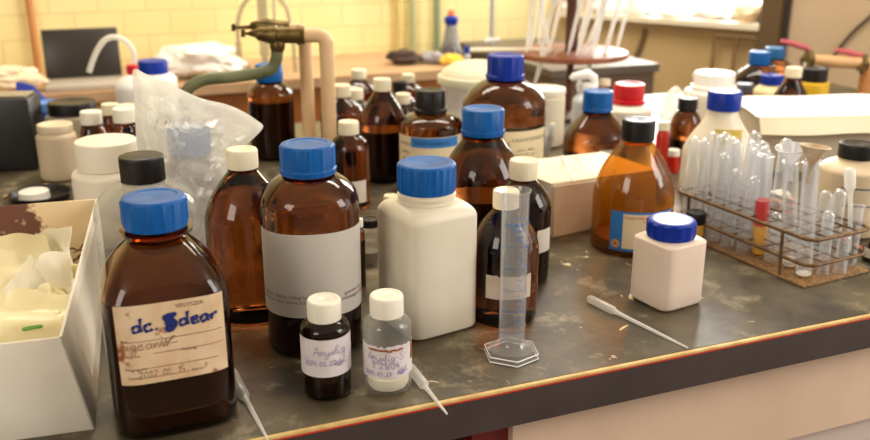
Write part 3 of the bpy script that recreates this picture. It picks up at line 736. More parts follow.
pipette('plastic dropping pipette lying behind the clear vial, tip over the bench edge', *lying(409, 366, 447, 414, .0055), .45, .0055)
pipette('plastic dropping pipette lying in front of the small cream bottle', *lying(588, 298, 688, 348, .0055), .30, .0055)

# ------------------------------------------------------------------ card packet behind the light amber bottle
p = at(553, 243) + Vector((0, .018, 0)); a = R(31); hh = .088
t = thing('card_packet', 'flat white card packet lying behind the honey-coloured bottle', 'box', p, a)
b = bmesh.new(); L, W = .22, .145
V = [(0, 0, 0), (L, 0, 0), (L, W, 0), (0, W, 0), (-.004, -.003, hh), (L, .004, hh*.88), (L, W, hh*.9), (-.006, W-.01, hh)]
v = [b.verts.new(q) for q in V]
for q in ((0, 3, 2, 1), (4, 5, 6, 7), (0, 1, 5, 4), (1, 2, 6, 5), (2, 3, 7, 6), (3, 0, 4, 7)): b.faces.new([v[i] for i in q])
bmesh.ops.bevel(b, geom=b.edges[:], offset=.003, segments=2, affect='EDGES'); mk('carton', b, pbr('packet_card', rgb(230, 220, 202), .75, rgb(212, 196, 170), 14), t)
b = bmesh.new(); box(b, L+.004, W*.96, .002, (L/2-.002, W/2, hh+.0005), .0006); 
for q in b.verts: q.co.z -= max(0, q.co.x)/L*hh*.11
mk('top_flap', b, pbr('flap_card', rgb(242, 228, 200), .75), t)
for i, (x0, y0, x1, y1, w) in enumerate(((562, 157, 574, 182, 1), (576, 158, 596, 177, 1))):
    A = at(x0, y0, .097); B = at(x1, y1, .091)
    pipette(['short pale pipette resting on the card packet, nearer its corner', 'pale pipette resting on the card packet beside the amber bottle'][i], A, B, .3, .0045, group='pipettes on the card packet')

# ================================================================== test tube rack
RK = at(806, 288); RA = R(27)
RM = Matrix.Translation(RK) @ Matrix.Rotation(RA, 4, 'Z')
RU, RV, RH = .118, .265, .066
t = thing('test_tube_rack', 'long rusty wire test tube rack on a brown mesh base', 'rack', RK, RA)
b = bmesh.new(); box(b, RU+.01, RV, .0035, (RU/2, RV/2, .002), .001); mk('base_plate', b, mesh_plate(), t)
def rrect(z, r=.016, x0=0, x1=RU, y0=0, y1=RV):
    P = []
    for cx_, cy_, a0 in ((x1-r, y0+r, -90), (x1-r, y1-r, 0), (x0+r, y1-r, 90), (x0+r, y0+r, 180)):
        for k in range(6): a = R(a0 + 18*k); P.append((cx_ + r*math.cos(a), cy_ + r*math.sin(a), z))
    return P
NU, NV = 4, 9
for z, nm in ((RH, 'upper_frame'), (.030, 'middle_frame')):
    b = bmesh.new(); tube(b, rrect(z), .0026, 10, closed=True); mk(nm, b, RUST, t)
    b = bmesh.new()
    for i in range(1, NU):
        x = RU*i/NU; tube(b, [(x, 0, z+.001), (x, RV, z+.001)], .0014, 6)
    for j in range(1, NV):
        y = RV*j/NV; tube(b, [(0, y, z-.001), (RU, y, z-.001)], .0014, 6)
    mk('wire_grid', b, RUST, t)
for x, y in ((0, .05), (0, RV-.03), (RU, .03), (RU, RV-.03), (RU*.5, RV)):
    b = bmesh.new(); tube(b, [(x, y, RH), (x-.001, y-.004, .003)], .0022, 8); mk('post', b, RUST, t)

TUBEM = {}
def tube_mesh(L, r):
    key = (round(L, 3), round(r, 4))
    if key in TUBEM: return TUBEM[key]
    bm = bmesh.new(); P = [(0, 0)] + [(r - r*math.cos(k*PI/16), r*math.sin(k*PI/16)) for k in range(1, 9)] + [(L-.002, r), (L, r*1.12), (L, r*.95), (L-.003, r*.88), (r, r*.88)]
    P += [(r - .88*r*math.cos(k*PI/16), .88*r*math.sin(k*PI/16)) for k in range(7, 0, -1)] + [(r*.12, 0)]
    loft(bm, P, 24, cap0=False, cap1=False); bmesh.ops.recalc_face_normals(bm, faces=bm.faces[:])
    me = bpy.data.meshes.new('test_tube'); bm.to_mesh(me); bm.free()
    for p in me.polygons: p.use_smooth = True
    me.materials.append(TUBE); TUBEM[key] = me; return me
GT = 'test tubes in the wire rack'
def ttube(label, u, v, L, r=.0085, inv=True, tilt=(0, 0), parts=(), z=.0045):
    w = RM @ Vector((u, v, z))
    t = thing('test_tube', label, 'test tube', w, RA, GT); t.rotation_euler = (tilt[0], tilt[1], RA)
    o = bpy.data.objects.new('glass', tube_mesh(L, r)); C.objects.link(o); o.parent = t
    if inv: o.location = (0, 0, L); o.rotation_euler = (PI, 0, 0)
    for nm, z0, z1, mat in parts:
        b = bmesh.new(); rr = r*.94
        P = [(z0, 0), (z0 + .001, rr*.8), (z0+.004, rr), (z1-.0005, rr), (z1, rr*.97), (z1, 0)] if z0 < .005 else [(z0, 0), (z0, rr), (z1, rr), (z1, 0)]
        mk(nm, loft(b, P, 20), mat, t)
    return t
def cell(i, j): return RU*(i+.5)/NU, RV*(j+.5)/NV
# the crowd of upturned tubes at the far end
hs = {(0, 8): .150, (1, 8): .155, (2, 8): .150, (0, 7): .152, (1, 7): .158, (2, 7): .150, (3, 7): .155, (0, 6): .138, (1, 6): .152, (2, 6): .150, (0, 5): .120, (1, 5): .150, (2, 5): .148, (2, 4): .166, (0, 4): .118, (1, 4): .146, (3, 8): .140, (3, 6): .146}
nm_ = {0: 'front-left', 1: 'second', 2: 'third', 3: 'back'}
ordj = {8: 'at the far end', 7: 'one place from the far end', 6: 'two places from the far end', 5: 'midway along', 4: 'just left of the red tube', 3: 'just behind the red tube'}
for (i, j), L in hs.items():
    u, v = cell(i, j)
    ttube(f'upturned empty test tube, {nm_[i]} row of the rack, {ordj[j]}', u, v, L, .0096, True, (R(random.uniform(-3, 3)), R(random.uniform(-3, 3))))
REDL = pbr('red_liquid', rgb(214, 16, 8), .25); YELL = pbr('yellow_liquid', rgb(236, 176, 60), .3); WHT = pbr('white_precipitate', rgb(240, 232, 214), .5)
RI = RM.inverted()
def rk(px, py):
    q = RI @ at(px, py); return min(RU-.011, max(.011, q.x)), min(RV-.011, max(.011, q.y))
ttube('upright test tube holding red liquid over a yellow layer', *rk(758, 257), .150, .0108, False, (0, R(-3)), (('yellow_layer', .001, .046, YELL), ('red_layer', .0462, .084, REDL)))
ttube('short upturned test tube right of the red and yellow tube', *rk(770, 263), .073, .0090, True)
tf1 = ttube('leaning test tube with white deposit, holding the clear funnel', *rk(789, 269), .160, .0100, False, (R(2), R(-11)), (('deposit', .001, .012, WHT),))
tf2 = ttube('front test tube with white deposit, holding the brown-rimmed funnel', *rk(803, 279), .163, .0108, False, (0, R(-5)), (('deposit', .001, .005, WHT),))
ttube('upturned tube of medium height just behind the funnel tubes, left one', *rk(816, 266), .108, .0090, True)
ttube('upturned tube of medium height just behind the funnel tubes, right one', *rk(832, 262), .106, .0090, True)
ttube('shorter upturned tube beside the brown-funnel tube', *rk(822, 276), .092, .0080, True, (0, R(-3)))
tf3 = ttube('open upright test tube holding the standing dropping pipette', *rk(853, 268), .090, .0100, False)
ttube('very short upturned tube at the near right corner of the rack', *rk(839, 275), .058, .0085, True)
ttube('tall open test tube behind the two funnels', *rk(800, 254), .140, .0095, False)
def funnel(label, tubeobj, L, rtop, mat, tilt, h=.022, extra=None):
    bpy.context.view_layer.update()
    w = tubeobj.matrix_world @ Vector((0, 0, L))
    t = thing('funnel', label, 'funnel', w, 0); t.rotation_euler = tilt
    b = bmesh.new(); loft(b, [(-.028, .0026), (-.002, .004), (h, rtop), (h+.002, rtop*1.02), (h+.002, rtop*.97), (h, rtop*.94), (-.001, .0033), (-.028, .0018)], 32, cap0=False, cap1=False); mk('cone', b, mat, t)
    b = bmesh.new(); tube(b, [(rtop*math.cos(a*PI/16), rtop*math.sin(a*PI/16), h+.001) for a in range(32)], .0009, 8, closed=True); mk('rim', b, extra or mat, t)
    return t
funnel('small clear plastic funnel tilted in a test tube', tf1, .160, .020, FROST, (R(6), R(-8), 0), .019)
funnel('small funnel with brownish rim in the front test tube', tf2, .163, .019, pbr('brown_film', rgb(214, 194, 166), .5, rgb(178, 142, 106), 60), (R(-3), R(6), 0), .021, pbr('pale_rim', rgb(236, 222, 196), .5))
bpy.context.view_layer.update()
w0 = tf3.matrix_world @ Vector((.002, 0, .012)); top = pt(850, 168, (tf3.matrix_world @ Vector((0, 0, .1))).y)
pipette('dropping pipette standing bulb-up in the right-hand test tube', top, w0, .24, .0076, group='dropping pipettes on the bench')
p = Vector((.583, 1.455, 0)); t = thing('rubber_stopper', 'orange stopper with pale top behind the funnel tubes', 'stopper', p)
b = bmesh.new(); loft(b, [(0, 0), (0, .021), (.022, .024), (.024, .022), (.024, 0)], 32); mk('body', b, pbr('orange_rubber', rgb(214, 112, 44), .5), t)
b = bmesh.new(); loft(b, [(.0235, 0), (.0235, .019), (.032, .016), (.035, .009), (.036, 0)], 32); mk('top', b, CCAP, t, 'pale cream top')
# ------------------------------------------------------------------ things round the rack
s = bottle('small_vial', 'small dark vial with black cap at the left end of test tube rack', 696, Yof(241), 209, 20, 20, .62, .66, .8, .8, 2, None, AMB, BLACK, cat='vial', N=0, ring=False, liq=.5)
patch(s.root, 'label', s, -.015, .015, .012, .030, pbr('ochre_label', rgb(214, 160, 60), .6))
s = bottle('plastic_jar', 'squat cream plastic jar with black lid right of test tube rack', 857, Yof(230), 139, 66, 35, .42, .70, .82, .6, 2, None, pbr('cream_jar', rgb(220, 198, 164), .45), BLACK, cat='jar', N=30, amp=.01, ring=False, rn=.95)
lab = patch(s.root, 'label', s, -.018, .06, .03, .085, pbr('cream_jar_label', rgb(222, 204, 174), .6))
b = bmesh.new(); wrap(b, rect2d(-.014, .05, -.001, .001, 8), s, 0, .082, .0009); wrap(b, rect2d(-.01, .05, -.001, .001, 8), s, 0, .055, .0009); mk('blue_line', b, pbr('navy_print', rgb(40, 56, 110), .6), lab)
s = bottle('small_bottle', 'little dark bottle with pale label at the right end of rack', 876, 1.22, 240, 24, 14, .5, .72, .84, .7, 2, None, DARKL, BLACK, N=0, ring=False)
patch(s.root, 'label', s, -.016, .016, .008, .022, PAPER)
a = at(842, 238, .006); c = at(868, 252, .004); b = bmesh.new(); tube(b, [Vector((0, 0, 0)), c-a], .0028, 8)
tag(mk('orange_stick', b, pbr('orange_plastic', rgb(222, 104, 44), .4), loc=a), 'thin orange stick lying behind the right end of rack', 'stick')

# ================================================================== right background
s = bottle('plastic_bottle', 'white plastic bottle with blue cap and sloping shoulders behind test tubes', 724.5, 1.555, 88, 72, 33, .56, .38, .84, .15, 2, None, HDPE, DBLUE, N=24, amp=.015, ring=False)
t0 = s.root
patch(t0, 'label', s, -.01, .036, zrow(s, 146), zrow(s, 130), pbr('yellow_label', rgb(226, 200, 96), .6))
# large open carton on the right
p = Vector((.625, 1.70, 0)); a = R(1)
t = thing('carton', 'big open white cardboard carton behind rack and cream jar', 'box', p, a)
cw_, cd_, ch_ = .62, .19, .108
CARD_SHADED = pbr('carton_card_shaded', rgb(206, 190, 168), .8); CARDT = pbr('carton_top', rgb(240, 236, 228), .75)  # taupe walls: shadow on the white carton is put into their colour
for nm, sx, sy, sz, c in (('front_wall', cw_, .004, ch_, (cw_/2, .002, ch_/2)), ('back_wall', cw_, .004, ch_, (cw_/2, cd_-.002, ch_/2)), ('side_wall', .004, cd_, ch_, (.002, cd_/2, ch_/2)), ('side_wall', .004, cd_, ch_, (cw_-.002, cd_/2, ch_/2)), ('bottom', cw_-.01, cd_-.01, .003, (cw_/2, cd_/2, .002))):
    b = bmesh.new(); box(b, sx, sy, sz, c, .0008); mk(nm, b, CARD_SHADED, t)
b = bmesh.new(); N = 24; G = []
for i in range(N+1):
    row = []
    for j in range(9):
        x, y = i/N, j/8; row.append(b.verts.new((-.012 + x*(cw_+.02), -.012 + y*(cd_+.02), ch_ + .004 + .005*noise.noise((x*6, y*3, 1)) + .018*y*(1-y) + .008*x)))
    G.append(row)
for i in range(N):
    for j in range(8): b.faces.new((G[i][j], G[i+1][j], G[i+1][j+1], G[i][j+1]))
mk('top_flap', b, CARDT, t, 'bright white top flap')
b = bmesh.new(); G = []
for i in range(N+1):
    row = []
    for j in range(5):
        x, y = i/N, j/4; row.append(b.verts.new((-.008 + x*(cw_+.015), -.013 - .016*y - .004*math.sin(x*9)*y, ch_ + .004 + .008*x - y*(.030 + .008*noise.noise((x*4, 0, 5))))))
    G.append(row)
for i in range(N):
    for j in range(4): b.faces.new((G[i][j], G[i+1][j], G[i+1][j+1], G[i][j+1]))
mk('front_flap', b, pbr('carton_flap', rgb(236, 222, 192), .75), t, 'cream front flap hanging down')

s = bottle('amber_bottle', 'amber bottle with plain blue cap standing behind the card packet', 598, 1.70, 88, 64, 30, .66, .40, .84, .3, 2.4, None, AMB, BLUE, N=0, skirt=.03, liq=.3)
patch(s.root, 'label', s, .008, .05, zrow(s, 168), zrow(s, 150), PAPER)
bottle('plastic_bottle', 'translucent white bottle with red flared cap', 629, 1.97, 81, 48, 31, .62, .55, .84, .5, 2, None, NAT, RED, N=0, skirt=.1, ring=False, rn=.95)
bottle('small_vial', 'tiny brown vial with white cap beside the white spray bottle', 604.5, 2.12, 78, 14, 12, .5, .7, .85, .7, 2, None, AMB, CCAP, cat='vial', N=0, ring=False)
bottle('amber_bottle', 'narrow dark amber bottle with black cap left of white blue-capped bottle', 688, 1.76, 96, 30, 19, .62, .6, .86, .5, 2, None, AMB, BLACK, N=0, liq=.4)
for lab_, px, Y, yt in (('little red-filled vial with white cap right of the honey-coloured bottle', 664, 1.62, 120), ('second little red-filled vial, set back beside the dark amber bottle', 674, 1.70, 148)):
    bottle('small_vial', lab_, px, Y, yt, 13, 12, .7, .74, .84, .8, 2, None, pbr('red_vial_glass', rgb(190, 36, 20), .2), WCAP, cat='vial', N=0, ring=False)
p = pt(674, 132, 1.97); p.z = 0
def filmlump(name, label, c, rx, ry, rz_, mat, seed, cat='film'):
    b = bmesh.new(); bmesh.ops.create_icosphere(b, subdivisions=4, radius=1)
    for v in b.verts:
        q = v.co.copy(); k = 1 + .35*noise.noise(q*1.6 + Vector((seed, 0, 0))) + .25*abs(noise.noise(q*3.1 + Vector((0, seed, 0)))) + .08*noise.noise(q*7)
        v.co = Vector((q.x*rx*k, q.y*ry*k, max(-rz_, q.z*rz_*k)))
    for v in b.verts: v.co.z += rz_
    o = mk(name, b, mat, loc=c, sharp=25); tag(o, label, cat); return o
filmlump('crumpled_bag', 'crumpled clear plastic bag behind the red vials', p, .030, .03, .055, BAG, 4.2, 'bag')
s = bottle('stoppered_jar', 'white wide-necked plastic jar with lid, behind the white blue-capped bottle', 714, 2.08, 69, 56, 40, .40, .66, .78, .8, 2, None, NAT, pbr('bright_lid', rgb(248, 246, 240), .4), cat='jar', N=0, skirt=.12, ring=False, rn=.85)
b = bmesh.new(); tube(b, [(-.05, 0, s.H-.012), (-.03, 0, s.H-.010), (-.0, 0, s.H-.008)], [.004, .007, .008], 10); mk('spout', b, pbr('cream_spout', rgb(226, 204, 170), .5), s.root)
bottle('amber_bottle', 'amber bottle with bright blue cap beyond the carton', 760, 2.30, 50, 44, 21, .6, .55, .86, .4, 2, None, AMB, BLUE, N=0, liq=.4)
bottle('amber_bottle', 'amber bottle with teal blue cap, farther back against the dark post', 775, 2.46, 46, 38, 19, .56, .6, .86, .5, 2, None, AMB, pbr('teal_cap', rgb(14, 96, 150), .4), N=0, liq=.5)
bottle('plastic_bottle', 'low cream plastic bottle with blue cap beyond the carton', 772, 2.18, 73, 34, 22, .42, .6, .84, .5, 2, None, pbr('cream_plastic', rgb(226, 208, 160), .45), DBLUE, N=0, ring=False)
bottle('amber_bottle', 'amber bottle with cream cap standing just behind the carton', 794, 2.0, 66, 44, 16, .6, .35, .86, .3, 2, None, AMB, CCAP, N=0)
bottle('plastic_jar', 'yellow plastic jar with black lid beyond the carton', 814, 2.20, 66, 31, 26, .5, .72, .82, .7, 2, None, pbr('yellow_plastic', rgb(232, 184, 40), .45), BLACK, cat='jar', N=0, ring=False, rn=.95)
bottle('small_vial', 'small dark vial with grey cap in front of the bright blue-capped bottle', 745, 2.13, 82, 18, 17, .5, .7, .84, .7, 2, None, AMB, pbr('grey_cap', rgb(74, 70, 78), .4), cat='vial', N=0, ring=False)
# gas taps on a wooden-coloured pipe
YT = 2.5
PINK = pbr('pinkish_lever', rgb(196, 84, 96), .4)
t = thing('gas_tap', 'double gas tap with two pinkish red levers on a copper-coloured pipe', 'tap', pt(866, 75, YT) * 1, 0); t.location.z = 0
base = Vector(t.location)
def L_(px, py, Y=YT): return pt(px, py, Y) - base
b = bmesh.new(); tube(b, [L_(868, 63)*1, L_(868, 63)*Vector((1, 1, 0)) if False else Vector((L_(868, 63).x, 0, 0))], .017, 14); mk('riser', b, pbr('copper_pipe', rgb(206, 140, 84), .45), t)
b = bmesh.new(); tube(b, [L_(808, 59), L_(838, 62), L_(868, 63)], [.012, .017, .017], 14); mk('pipe', b, pbr('pale_copper', rgb(214, 168, 118), .5), t)
for (x, y, lx0, ly0, lx1, ly1) in ((808, 58, 781, 41, 806, 48), (863, 62, 836, 50, 862, 56)):
    b = bmesh.new(); c = L_(x, y); tube(b, [c+Vector((0, 0, -.022)), c+Vector((0, 0, -.012)), c, c+Vector((0, 0, .014)), c+Vector((0, 0, .022))], [.016, .02, .021, .012, .009], 12)
    tube(b, [c+Vector((-.004, -.01, -.012)), c+Vector((-.024, -.05, -.02))], [.011, .006], 10)
    v = mk('valve', b, BRASS, t)
    b = bmesh.new(); tube(b, [L_(lx0, ly0), L_((lx0+lx1)/2, (ly0+ly1)/2-.5), L_(lx1, ly1), L_(x, y)+Vector((0, 0, .016))], [.006, .0085, .0085, .006], 10); mk('lever', b, PINK, v, 'pinkish red lever')
# cable on the taupe door
def onwall(s, z): return W0 + WD*s + WN*.008 + Vector((0, 0, z))
b = bmesh.new(); tube(b, cr([onwall(1.32, .40), onwall(1.22, .24), onwall(1.12, .12), onwall(1.06, .02), onwall(1.0, -.08)], 6), .004, 8)
tag(mk('cable', b, BLACK), 'thin dark cable running down the taupe panel', 'cable')
# hose on the tan wall
b = bmesh.new(); tube(b, cr([onwall(.405, .085), onwall(.40, .05), onwall(.375, -.03), onwall(.345, -.12), onwall(.335, -.22), onwall(.335, -.5), onwall(.335, -.895)], 6), .009, 10)
tag(mk('hose', b, pbr('brown_hose', rgb(110, 84, 52), .6)), 'dark hose hanging down the tan wall below the window', 'hose')
# metal frame on floor before tan wall
b = bmesh.new(); q = lambda s, z, d: W0 + WD*s + WN*d + Vector((0, 0, z))
t = thing('stool_frame', 'slim dark metal frame standing before the tan wall', 'frame', q(.75, -.9, .035))
o0 = Vector(t.location)
for s0 in (.68, .755):
    b = bmesh.new(); tube(b, [q(s0, .085, .035)-o0, q(s0, -.9, .035)-o0], .006, 8); mk('leg', b, pbr('bronze_metal', rgb(128, 100, 62), .5), t)
b = bmesh.new(); tube(b, [q(.68, .085, .035)-o0, q(.755, .085, .035)-o0, q(.825, .085, .035)-o0], .006, 8); mk('top_rail', b, MATS['bronze_metal'], t)
b = bmesh.new(); tube(b, [q(.825, .085, .035)-o0, q(.825, -.9, .035)-o0], .006, 8); mk('leg', b, MATS['bronze_metal'], t)
# bright clutter on the window sill
WHITEG = pbr('white_china', rgb(246, 246, 244), .3)
SILL = ['white crumpled paper bundle at the far left of the window sill', 'white paper bundle second along the window sill', 'low white bundle in the middle of the window sill', 'white paper bundle on the sill before the window bar', 'white bundle toward the near end of the sill', 'cream crumpled paper at the near end of the sill']
for i in range(6):
    c = W0 + WD*(.10 + .135*i) + WN*.0 + Vector((0, 0, SZ+.001))
    filmlump('paper_bundle', SILL[i], c, .052, .03, .016 + .007*(i % 3), pbr('white_paper', rgb(248, 244, 238), .7) if i < 5 else pbr('cream_paper', rgb(246, 222, 184), .7), 3.7*i+1, 'paper')

# ================================================================== pipette carousel and centre background
YC = 2.24
c = pt(571, 53, YC); zc = c.z; c.z = 0
t = thing('pipette_stand', 'round brown wooden pipette carousel on a slim dark pole', 'stand', c)
rd = 113/F*dep(YC, zc)/2
WOODC = pbr('red_brown_wood', rgb(150, 88, 54), .45, rgb(120, 64, 38), 25)
b = bmesh.new(); loft(b, [(zc-.008, 0), (zc-.008, rd*.97), (zc-.006, rd), (zc+.004, rd), (zc+.006, rd*.97), (zc+.006, 0)], 56); mk('lower_disc', b, WOODC, t)
b = bmesh.new(); loft(b, [(zc+.262, 0), (zc+.262, rd*.97), (zc+.264, rd), (zc+.274, rd), (zc+.276, rd*.97), (zc+.276, 0)], 56); mk('upper_disc', b, WOODC, t)
b = bmesh.new(); tube(b, [(0, 0, .01), (0, 0, zc)], .0085, 12); tube(b, [(0, 0, zc), (0, 0, zc+.262)], .016, 12); mk('pole', b, WOODD, t)
b = bmesh.new(); loft(b, [(0, 0), (0, .09), (.008, .09), (.014, .03), (.014, 0)], 40); mk('base', b, WOODD, t)
GP = film('pipette_glass', (.96, .96, .95, 1), .45, (.96, .95, .92, 1), .1, .8, .3)
pl = [(-.115, -.05, .02, .25), (-.10, .02, .05, .26), (-.085, -.08, .06, .27), (-.06, -.06, -.05, .25), (-.045, .05, .05, .27), (-.02, -.085, .05, .27), (.0, -.09, .07, .27), (.02, -.07, .09, .26), (.04, -.085, .045, .27), (.055, .02, .03, .27), (.07, -.06, .07, .27), (.085, -.02, .04, .27), (.10, -.05, .05, .25), (-.07, .09, .02, .26), (.03, .09, .05, .25)]
GPN = ['outermost on the window-wall side', 'leaning']
pos_words = ['at the left rim of the disc', 'just inside the left rim', 'tilting rightwards near the left front rim', 'tilting leftwards over the front of the disc', 'behind the front ones, left of the pole', 'left front, before the pole', 'crossing directly before the dark pole', 'starting at the pole foot and tilting right', 'right of the pole, near the front rim', 'right of the pole, set back', 'front right, tilting right', 'right half, near the middle', 'at the right rim of the disc', 'back left of the disc', 'back right of the disc']
for i, (x, y, lean, L) in enumerate(pl):
    A = c + Vector((x, y, zc+.007)); B = A + Vector((lean, .0, L-.012)).normalized()*(L-.020)
    b = bmesh.new(); d = B-A
    tube(b, [d*0, d*.12, d*.45, d*.5, d*.62, d*.67, d], [.002, .0048, .005, .0072 + .001*(i % 3), .0076, .0048, .0048], 10)
    tag(mk('glass_pipette', b, GP, loc=A), f'slim glass pipette in the wooden carousel, {pos_words[i]}', 'pipette', 'glass pipettes in the wooden carousel')
# pale rod resting across the disc edge
A = pt(470, 53, YC-.02); B = pt(552, 50, YC-.02); b = bmesh.new(); A.z = B.z = zc + .010
tube(b, [Vector((0, 0, 0)), B-A], .0058, 10); tag(mk('pale_rod', b, pbr('pale_rod', rgb(236, 222, 196), .4), loc=A), 'thick pale rod lying out from the carousel disc', 'rod')
A = pt(545, 50, YC-.1); B = pt(534, 86, YC-.1); b = bmesh.new(); d = B-A; tube(b, [d*0, d*.5, d], [.007, .006, .003], 10)
tag(mk('glass_pipette', b, GP, loc=A), 'pipette hanging down through the left edge of the carousel disc', 'pipette', 'glass pipettes in the wooden carousel')
A = pt(590, 60, YC-.06); B = pt(589, 76, YC-.06); b = bmesh.new(); d = B-A; tube(b, [d*0, d], [.006, .005], 10)
tag(mk('glass_pipette', b, GP, loc=A), 'white pipette end poking below the right half of the carousel', 'pipette', 'glass pipettes in the wooden carousel')
# burette before the wall
A = pt(495, 58, 2.05); A.z = 0
t = thing('burette_stand', 'clear glass burette with white tap above the big blue-capped amber bottle', 'burette', pt(493, 70, 2.27)*1); t.location.z = 0
o0 = Vector(t.location); P0 = pt(492, 50, 2.27)-o0; P1 = pt(494, -40, 2.27)-o0
b = bmesh.new(); tube(b, [P0 + Vector((0, 0, .0)), P0 + Vector((0, 0, .03)), P0 + Vector((0, 0, .034)), P1], [.003, .005, .011, .011], 14); mk('glass_tube', b, GLASS, t)
b = bmesh.new(); tube(b, [P0 + Vector((-.018, 0, .022)), P0 + Vector((.018, -.005, .026))], .006, 10); mk('tap', b, WHITEG, t)
b = bmesh.new(); tube(b, [Vector((P0.x, .035, .008)), Vector((P1.x, .035, P1.z))], .005, 10); mk('rod', b, pbr('steel', rgb(190, 188, 180), .35, Metallic=.6), t)
b = bmesh.new(); box(b, .09, .085, .01, (P0.x, .01, .005), .002); mk('base', b, pbr('grey_iron', rgb(110, 106, 100), .5), t)
b = bmesh.new(); tube(b, [Vector((P0.x, .035, P1.z-.04)), Vector((P0.x, 0, P1.z-.04))], .005, 8); mk('clamp', b, MATS['steel'], t)
# jars behind the big amber bottle
s = bottle('plastic_tub', 'large clear plastic tub with domed yellowish lid behind big amber bottle', 478, 2.05, 68, 74, 82, .10, .70, .8, .9, 2, None, FROST, pbr('pale_yellow_lid', rgb(214, 208, 178), .5), cat='tub', N=0, hollow=True, ring=False, rn=.9, recess=False)
b = bmesh.new(); loft(b, [(s.H-.001, s.rc*.94), (s.H+.012, s.rc*.86), (s.H+.024, s.rc*.62), (s.H+.03, s.rc*.3), (s.H+.032, 0)], 48, cap1=False); mk('dome', b, MATS['pale_yellow_lid'], s.root)
bottle('plastic_jar', 'white cylindrical plastic jar behind the card packet', 545, 1.93, 84, 40, 41, .14, .82, .86, .9, 2, None, pbr('ivory_plastic', rgb(238, 226, 200), .45), pbr('ivory_lid', rgb(246, 238, 218), .4), cat='jar', N=0, ring=False, rn=.94, recess=False)
for i, (x0, y0, x1, y1) in enumerate(((543, 126, 547, 152), (553, 123, 545, 150))):
    YY = 1.70; A = pt(x0, y0, YY); z0 = Vector((Xof(x1, YY, 0), YY, .006))
    b = bmesh.new(); d = z0 - A; tube(b, [d*0, d*.04, d*.35, d*.4, d], [.003, .006, .006, .004, .003], 10)
    tag(mk('dropping_pipette', b, pbr('white_pipette', rgb(240, 240, 238), .4), loc=A), ['upright white pipette before the ivory jar, straight one', 'slanted white pipette before the ivory jar'][i], 'pipette', 'pipettes before the ivory jar')
# spray bottle
s = bottle('spray_bottle', 'white translucent spray bottle beneath the carousel', 589, 2.07, 82, 32, 18, .4, .62, .86, .3, 2, None, pbr('milky_plastic', rgb(214, 220, 232), .4), WHITEG, N=0, ring=False)
b = bmesh.new(); z = s.H; tube(b, [(.012, 0, z), (.010, 0, z+.014), (-.004, -.002, z+.022), (-.036, -.006, z+.016), (-.042, -.006, z+.010)], [.009, .010, .0125, .009, .006], 12); mk('spray_head', b, WHITEG, s.root)
b = bmesh.new(); tube(b, [(-.02, -.004, z+.012), (-.026, -.006, z-.004), (-.022, -.006, z-.02)], .004, 8); mk('trigger', b, WHITEG, s.root)
# green cloth
def clothlump(name, label, px, py, Y, rx, ry, rz_, mat, seed, cat):
    p = pt(px, py, Y); p.z = .001; return filmlump(name, label, p, rx, ry, rz_, mat, seed, cat)
p = pt(379, 78, 2.15); p.z = 0
filmlump('green_cloth', 'crumpled green cloth behind the white-capped amber bottles', p, .026, .022, .050, pbr('green_fabric', rgb(62, 122, 78), .85), 9.3, 'cloth')

# ================================================================== gas tap with green pipe and beige pipes
YP = 1.62
t = thing('gas_fitting', 'tarnished brass twin tap on bent green pipe with two beige pipes', 'tap', Vector((Xof(326, YP, 0), YP, 0)))
o0 = Vector(t.location)
def G_(px, py, Y=YP): return pt(px, py, Y)-o0
def elbow(px0, px1, py, Y, r, name):
    a = G_(px0, py, Y); c = G_(px1, py, Y); q = r*1.2
    P = [a, Vector((c.x-q, c.y, c.z))] + [Vector((c.x-q + q*math.sin(k*PI/12), c.y, c.z-q+q*math.cos(k*PI/12))) for k in range(1, 6)] + [Vector((c.x, c.y, c.z-q)), Vector((c.x, c.y, 0.001))]
    b = bmesh.new(); tube(b, P, r, 18); mk(name, b, BEIGE, t)
elbow(300, 326, 35, YP, .0132, 'beige_pipe'); elbow(285, 304.5, 29.5, YP+.10, .0128, 'beige_pipe')
def tap(x0, y0, Y, k=1.0):
    e = G_(x0, y0, Y); b = bmesh.new(); D = lambda px, py: G_(px, py, Y)
    return b, e, D
b = bmesh.new(); D = lambda x, y: G_(x, y, YP)
tube(b, [D(305, 35), D(301, 35), D(300.9, 35), D(297, 35), D(296.9, 35), D(278, 35), D(277, 35), D(272, 35), D(262, 34.5)], [.0155, .0165, .0175, .0175, .0148, .0148, .018, .017, .012], 16); mk('valve_body', b, BRASS, t)
b = bmesh.new(); tube(b, [D(264, 34), D(258, 34), D(256, 33.5), D(249, 33.5)], [.013, .012, .008, .004], 12); tube(b, [D(249, 33.5), D(244, 33.5)], .003, 8); tube(b, [D(243, 29.5), D(243, 37)], .0036, 8); mk('nozzle', b, BRASS, t)
Y2 = YP+.10; D2 = lambda x, y: G_(x, y, Y2)
b = bmesh.new(); tube(b, [D2(290, 28.5), D2(276, 28), D2(266, 26), D2(258, 26)], [.013, .0145, .0145, .012], 14); mk('valve_body', b, BRASS, t)
b = bmesh.new(); tube(b, [D2(260, 26), D2(252, 26), D2(250, 27), D2(236, 27.5)], [.012, .008, .004, .003], 10); tube(b, [D2(233.5, 24), D2(233.5, 31)], .004, 8); mk('nozzle', b, BRASS, t)
b = bmesh.new(); tube(b, [D(277.5, 38), D(277.5, 43), D(277.4, 49), D(277.3, 52)], [.010, .014, .013, .010], 14); mk('union_nut', b, BRASS, t)
b = bmesh.new(); P = cr([D(277, 50), D(276.5, 58), D(273, 67), D(264, 72), D(250, 74.5), D(230, 77), D(208, 79), D(196, 83), D(187, 91), D(184, 110)], 6); P.append(Vector((P[-1].x, P[-1].y, .001)))
tube(b, P, .0108, 14); mk('green_pipe', b, GREENP, t, 'green painted bent pipe')
